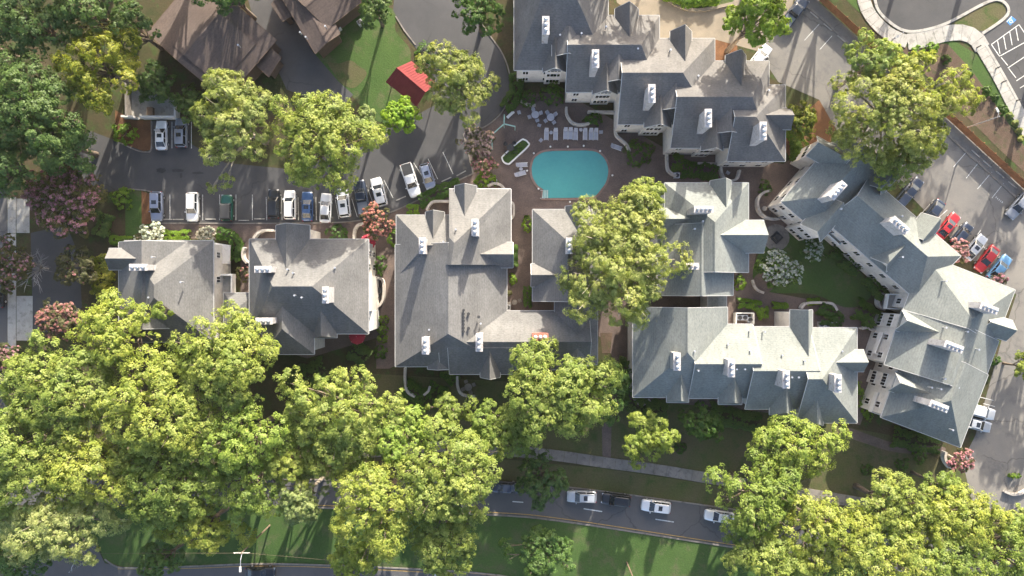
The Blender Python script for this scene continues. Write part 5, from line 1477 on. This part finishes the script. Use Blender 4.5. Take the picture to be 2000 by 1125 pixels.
lounger(1016, 340, -1, .28, 'lower white sun lounger of the pair left of the pool', 'loungers left of the pool')
lounger(1203, 288, -1, -.35, 'single white sun lounger at the right of the pool', 'loungers right of the pool')

def side_table(u, v, label, r=.3):
    t = tag(empty('side_table', P(u, v, .02)), label, 'table')
    MB().lathe((0, 0, .42), [(r, 0), (r, .04), (r * .9, .05)], 14).build('table_top', M['lounge'], t)
    MB().lathe((0, 0, 0), [(.2, 0), (.18, .03), (.05, .06), (.05, .42)], 8).build('pedestal', M['trim'], t)
side_table(1076, 260, 'small round table between the first two loungers above the pool')
side_table(1134, 254.5, 'small round table between the fifth and sixth loungers')
side_table(1017.5, 331, 'small round table between the pair of loungers left of the pool')

def chair(u, v, ang, label, group=None, mat='lounge'):
    c = tag(empty('patio_chair', P(u, v, .02), ang), label, 'chair', group)
    MB().box((0, 0, .42), (.5, .52, .05)).build('seat', M[mat], c)
    MB().box((-.26, 0, .68), (.06, .5, .5)).build('backrest', M[mat], c)
    for s in (-1, 1): MB().box((0, s * .27, .6), (.46, .06, .04)).build('armrest', M[mat], c)
    for x in (-.2, .2):
        for y in (-.22, .22): MB().box((x, y, .2), (.05, .05, .4)).build('leg', M[mat], c)
def dining(u, v, lab, n=4, a0=.5, mat='lounge', r=.62, d=.95):
    t = tag(empty('patio_table', P(u, v, .02)), 'round patio table ' + lab, 'table')
    MB().lathe((0, 0, .70), [(r, 0), (r, .03), (r * .97, .045)], 18).build('table_top', M[mat], t)
    MB().lathe((0, 0, 0), [(.32, 0), (.3, .04), (.06, .08), (.06, .70)], 8).build('pedestal', M[mat], t)
    for k in range(n):
        a = a0 + k * 2 * math.pi / n
        side = ['right', 'upper', 'left', 'lower'][int(((a + math.pi / 4) % (2 * math.pi)) // (math.pi / 2))]
        chair(u + 12 * d * math.cos(a), v - 12 * d * math.sin(a), a + math.pi, 'patio chair, %s side of the table %s' % (side, lab), 'chairs of the table ' + lab, mat)
dining(1045, 226, 'above the first loungers', 4, .35)
dining(1075, 231, 'under the white wall above the loungers', 4, .6)
dining(915, 755, 'on the lower round patio', 4, .4, 'concrete_old')
dining(744, 567, 'on the patio by the walkway', 2, 1.2, 'darkmetal', .5, .9)
dining(1490, 408, 'in the round courtyard wall', 2, .3, 'concrete_old', .4, .85)
dining(997, 290, 'under the green trellis', 4, .9, 'darkmetal', .6, 1.0)
dining(1005, 590, 'in the middle courtyard', 2, .3, 'concrete_old', .45, .85)
chair(1053, 246, 1.2, 'lone white patio chair beside the first lounger')
chair(1056, 275, 2.4, 'lone white patio chair at the pool corner')
chair(1173, 259, 1.6, 'lone white chair at the right end of the lounger row')
chair(1014, 221, .3, 'lone pale chair near the top of the pool deck')
chair(1420, 338, 1.0, 'blue-tinted chair inside the horseshoe patio wall')

def lamp_dome(u, v, label):
    o = tag(MB().lathe((0, 0, 0), [(.16, 0), (.16, .12), (.13, .2), (.05, .24)], 10).build('deck_lamp', M['trim']), label, 'lamp', 'small white deck lamps around the pool'); o.location = P(u, v, .02)
PLs = [(1075, 286.5), (1109, 286.5), (1140, 285), (1172, 295), (1042.5, 299.5), (1029.5, 333.5), (1051.5, 369), (1113, 394.5), (1131, 395), (1196, 342.5)]
PLn = ['above its upper left', 'above its upper middle', 'above its upper right', 'at its upper right bend', 'at its upper left bend', 'at its left end', 'beside the steps', 'below its lower middle, left of two', 'below its lower middle, right of two', 'at its right end']
for (u, v), nm in zip(PLs, PLn): lamp_dome(u, v, 'small white deck lamp of the pool, ' + nm)

# umbrellas
def umbrella(u, v, r, label):
    c = P(u, v, 2.3); t = tag(empty('patio_umbrella', (c.x, c.y, 0)), label, 'umbrella')
    cn = MB(); n = 8; top = (0, 0, 2.75)
    ring = [(r * math.cos(2 * math.pi * k / n), r * math.sin(2 * math.pi * k / n), 2.15) for k in range(n)]
    for k in range(n): cn.face([ring[k], ring[(k + 1) % n], top]); cn.face([ring[(k + 1) % n], ring[k], (0, 0, 2.7)])
    cn.build('canopy', M['redcanvas'], t)
    MB().lathe((0, 0, 0), [(.28, 0), (.28, .08), (.03, .1), (.03, 2.8)], 8).build('pole', M['trim'], t)
    for k in range(n): MB().tube([(0, 0, 2.68), ring[k]], [.015, .012], 4).build('rib', M['trim'], t)
umbrella(697, 657, 1.35, 'red patio umbrella below the second grey building')
umbrella(718, 473, 1.3, 'red patio umbrella half under the coral myrtle')

# green metal trellis by the pool
tr = tag(empty('trellis', P(984, 242)), 'pale green metal trellis frame beside the pool gate', 'trellis'); to = Vector(tr.location)
J = {k: P(u, v, 2.6) - to for k, (u, v) in dict(a=(985, 224), b=(984.5, 242), c=(1006, 247), d=(961, 263), e=(961, 285)).items()}
for a, b in (('a', 'b'), ('b', 'c'), ('b', 'd'), ('d', 'e')):
    dv_ = (J[b] - J[a]); MB().box((J[a] + J[b]) / 2, (dv_.length + .05, .16, .18), math.atan2(dv_.y, dv_.x)).build('beam', M['patina'], tr)
for k, p in J.items(): MB().box((p.x, p.y, 1.25), (.13, .13, 2.5)).build('post', M['patina'], tr)
tag(MB().box((0, 0, .4), (1.5, .45, .08)).box((-.6, 0, .2), (.1, .4, .4)).box((.6, 0, .2), (.1, .4, .4)).build('bench', M['trim']), 'small white bench beside the green trellis', 'bench').location = P(997, 225, .02)
bpy.context.scene.objects['bench'].rotation_euler = (0, 0, .75)

# lattice enclosure with condensers by the green-grey building
le = tag(empty('lattice_enclosure', P(1450, 620)), 'small white lattice enclosure by the clipped hedge', 'enclosure'); lo_ = Vector(le.location)
for a, b in (((1433, 611), (1467, 611)), ((1433, 611), (1433, 632)), ((1467, 611), (1467, 632))): band(MB(), [P(*a) - lo_, P(*b) - lo_], .14, 0, 1.3).build('panel', M['trim'], le)
def condenser(u, v, label, rz=0):
    o = tag(MB().box((0, 0, .42), (.85, .85, .84)).lathe((0, 0, .84), [(.36, 0), (.36, .05), (.12, .06)], 12, 1).build('air_conditioner', [M['metal'], M['darkmetal']]), label, 'air conditioner'); o.location = P(u, v, .02); o.rotation_euler = (0, 0, rz)
for i, (u, v) in enumerate(((1442, 620), (1452, 620), (1462, 624))): condenser(u, v, ORD[i].capitalize() + ' grey air conditioner from the left inside the lattice enclosure')
for i, (u, v) in enumerate(((1601, 633), (1613, 633), (1625, 633))): condenser(u, v, ORD[i].capitalize() + ' grey air conditioner from the left behind the rounded hedge')
condenser(992, 600, 'grey air conditioner in the middle courtyard')
condenser(705, 47, 'pale utility box on the house lawn', .6)
condenser(1320, 344, 'small white gate pillar box right of the pool')
condenser(966, 357, 'white gate pillar box above the rounded pool-side wall')
for i, v in enumerate((548, 560, 573, 585)): condenser(450, v, ORD[i].capitalize() + ' dark planter box from the top on the left balcony') if False else None

# courtyard ornament and narrow post by the walkway
tag(MB().box((0, 0, .15), (1.5, 1.5, .3), .78).box((0, 0, .4), (.8, .8, .25), .78).lathe((0, 0, .5), [(.3, 0), (.45, .25), (.1, .3)], 10).build('fountain', M['darkmetal']), 'dark square fountain on the tan courtyard circle', 'fountain').location = P(1516, 464, .02)
sheet('courtyard_circle', [(1516 + 26 * math.cos(k * .35), 464 + 26 * math.sin(k * .35)) for k in range(18)], .032, M['concrete_old'], 'round tan paving around the courtyard fountain')
sheet('brick_paving', [(1478 + 22 * math.cos(k * .35) + 14, 552 + 20 * math.sin(k * .35)) for k in range(18)], .034, M['brick'], 'round brick patch beside the curved bench wall')

# ------------------------------------------------------------------ poles and wires
def lamp_post(u, v, tu, tv, label, arm=None, r=.10, wood=False, cross=0):
    """base (u, v) on the ground; (tu, tv): where its top appears in the photo; the height follows"""
    rb_ = math.hypot(u - 1000, v - 562.5); rt = math.hypot(tu - 1000, tv - 562.5)
    h = HC * (1 - rb_ / rt); b = P(u, v)
    t = tag(empty('utility_pole' if wood else 'street_lamp', b), label, 'pole' if wood else 'street lamp')
    MB().tube([(0, 0, -.1), (0, 0, h)], [r * 1.3, r * .8], 8).build('pole', M['polewood'] if wood else M['metal'], t)
    if arm:
        e = Vector((arm[0], arm[1], h + .2))
        MB().tube([(0, 0, h - .5), (e.x * .4, e.y * .4, h + .1), e], [.06, .05, .04], 6).build('arm', M['metal'], t)
        MB().box((e.x, e.y, e.z), (.75, .3, .14), math.atan2(arm[1], arm[0])).build('lamp_head', M['gutter'], t)
    if cross:
        MB().box((0, 0, h - .3), (cross, .12, .14)).build('crossarm', M['cap'], t)
        for x in (-.9, 0, .9): MB().lathe((x * cross / 2.2, 0, h - .23), [(.06, 0), (.08, .1), (.03, .2)], 6).build('insulator', M['cap'], t)
    return b + Vector((0, 0, h))
p1 = lamp_post(1887, 250, 1952, 226, 'slender street lamp beside the wooden fence', (-.5, .9))
p2 = lamp_post(1742, 78, 1768, 68, 'short dark street lamp at the bend of the curved sidewalk', (-1.2, -.8), r=.08)
p3 = lamp_post(527, 1026, 467, 1078, 'utility pole with white crossarm on the grass median', (0, -2.2), r=.11, wood=True, cross=2.4)
p4 = lamp_post(645, 1100, 606, 1168, 'tall pole beside the black car at the bottom', None, wood=True) if False else None
p5 = lamp_post(1224, 1098, 1246, 1152, 'pale pole leaving the frame at the bottom edge', None, r=.10, wood=True, cross=2.2)
p6 = lamp_post(175, 1092, 135, 1118, 'pale street lamp at the road junction', (1.2, 2.0))
p7 = lamp_post(858, 1078, 850, 1095, 'grey street lamp beside the bright median tree', (-.2, -2.0))
p8 = lamp_post(752, 215, 741, 238, 'white lamp post left of the vivid lime tree', (-.5, .5))
def wire(a, b, label, r=.013, sag=.6):
    mid = a.lerp(b, .5) - Vector((0, 0, sag)); pts = []
    for k in range(13):
        t = k / 12; pts.append((a * (1 - t) ** 2 + mid * 2 * t * (1 - t) + b * t ** 2) - a)
    o = tag(MB().tube(pts, [r] * 13, 5).build('overhead_wire', M['polewood']), label, 'wire'); o.location = a
wire(p3 + Vector((1, 0, -.2)), p5 + Vector((-1, 0, -.2)), 'upper overhead wire along the grass median')
wire(p3 + Vector((-1, 0, -.2)), P(-60, 1085, 9), 'overhead wire running to the left from the crossarm pole')
wire(P(1630, -10, 8), p1, 'overhead wire above the brown wooden fence', .013)
wire(p1, P(2080, 330, 8), 'overhead wire running to the right from the slender street lamp', .02)
for i, (u, v) in enumerate(((1908, 93), (1945, 134), (1957, 161), (1985, 197))):
    t = tag(empty('bollard', P(u, v, .1)), '%s dark bollard from the top on the straight sidewalk' % ORD[i].capitalize(), 'bollard', 'bollards on the straight sidewalk')
    MB().lathe((0, 0, 0), [(.1, 0), (.09, .9), (.11, .92), (.06, 1.02)], 10).build('shaft', M['darkmetal'], t)

# ------------------------------------------------------------------ thin morning haze
hz, nt_, bs_ = mat_new('haze_air')
nt_.nodes.remove(bs_)
pv_ = nt_.nodes.new('ShaderNodeVolumePrincipled')
pv_.inputs['Color'].default_value = (0.96, 0.95, 0.90, 1)
pv_.inputs['Density'].default_value = 0.00006
pv_.inputs['Anisotropy'].default_value = 0.2
nt_.links.new(pv_.outputs[0], nt_.nodes['Material Output'].inputs['Volume'])
hb_ = MB().box((0, 0, 55.5), (420, 320, 113)).build('haze', hz)
tag(hb_, 'thin pale haze in the air over the whole site', None, None, 'stuff')
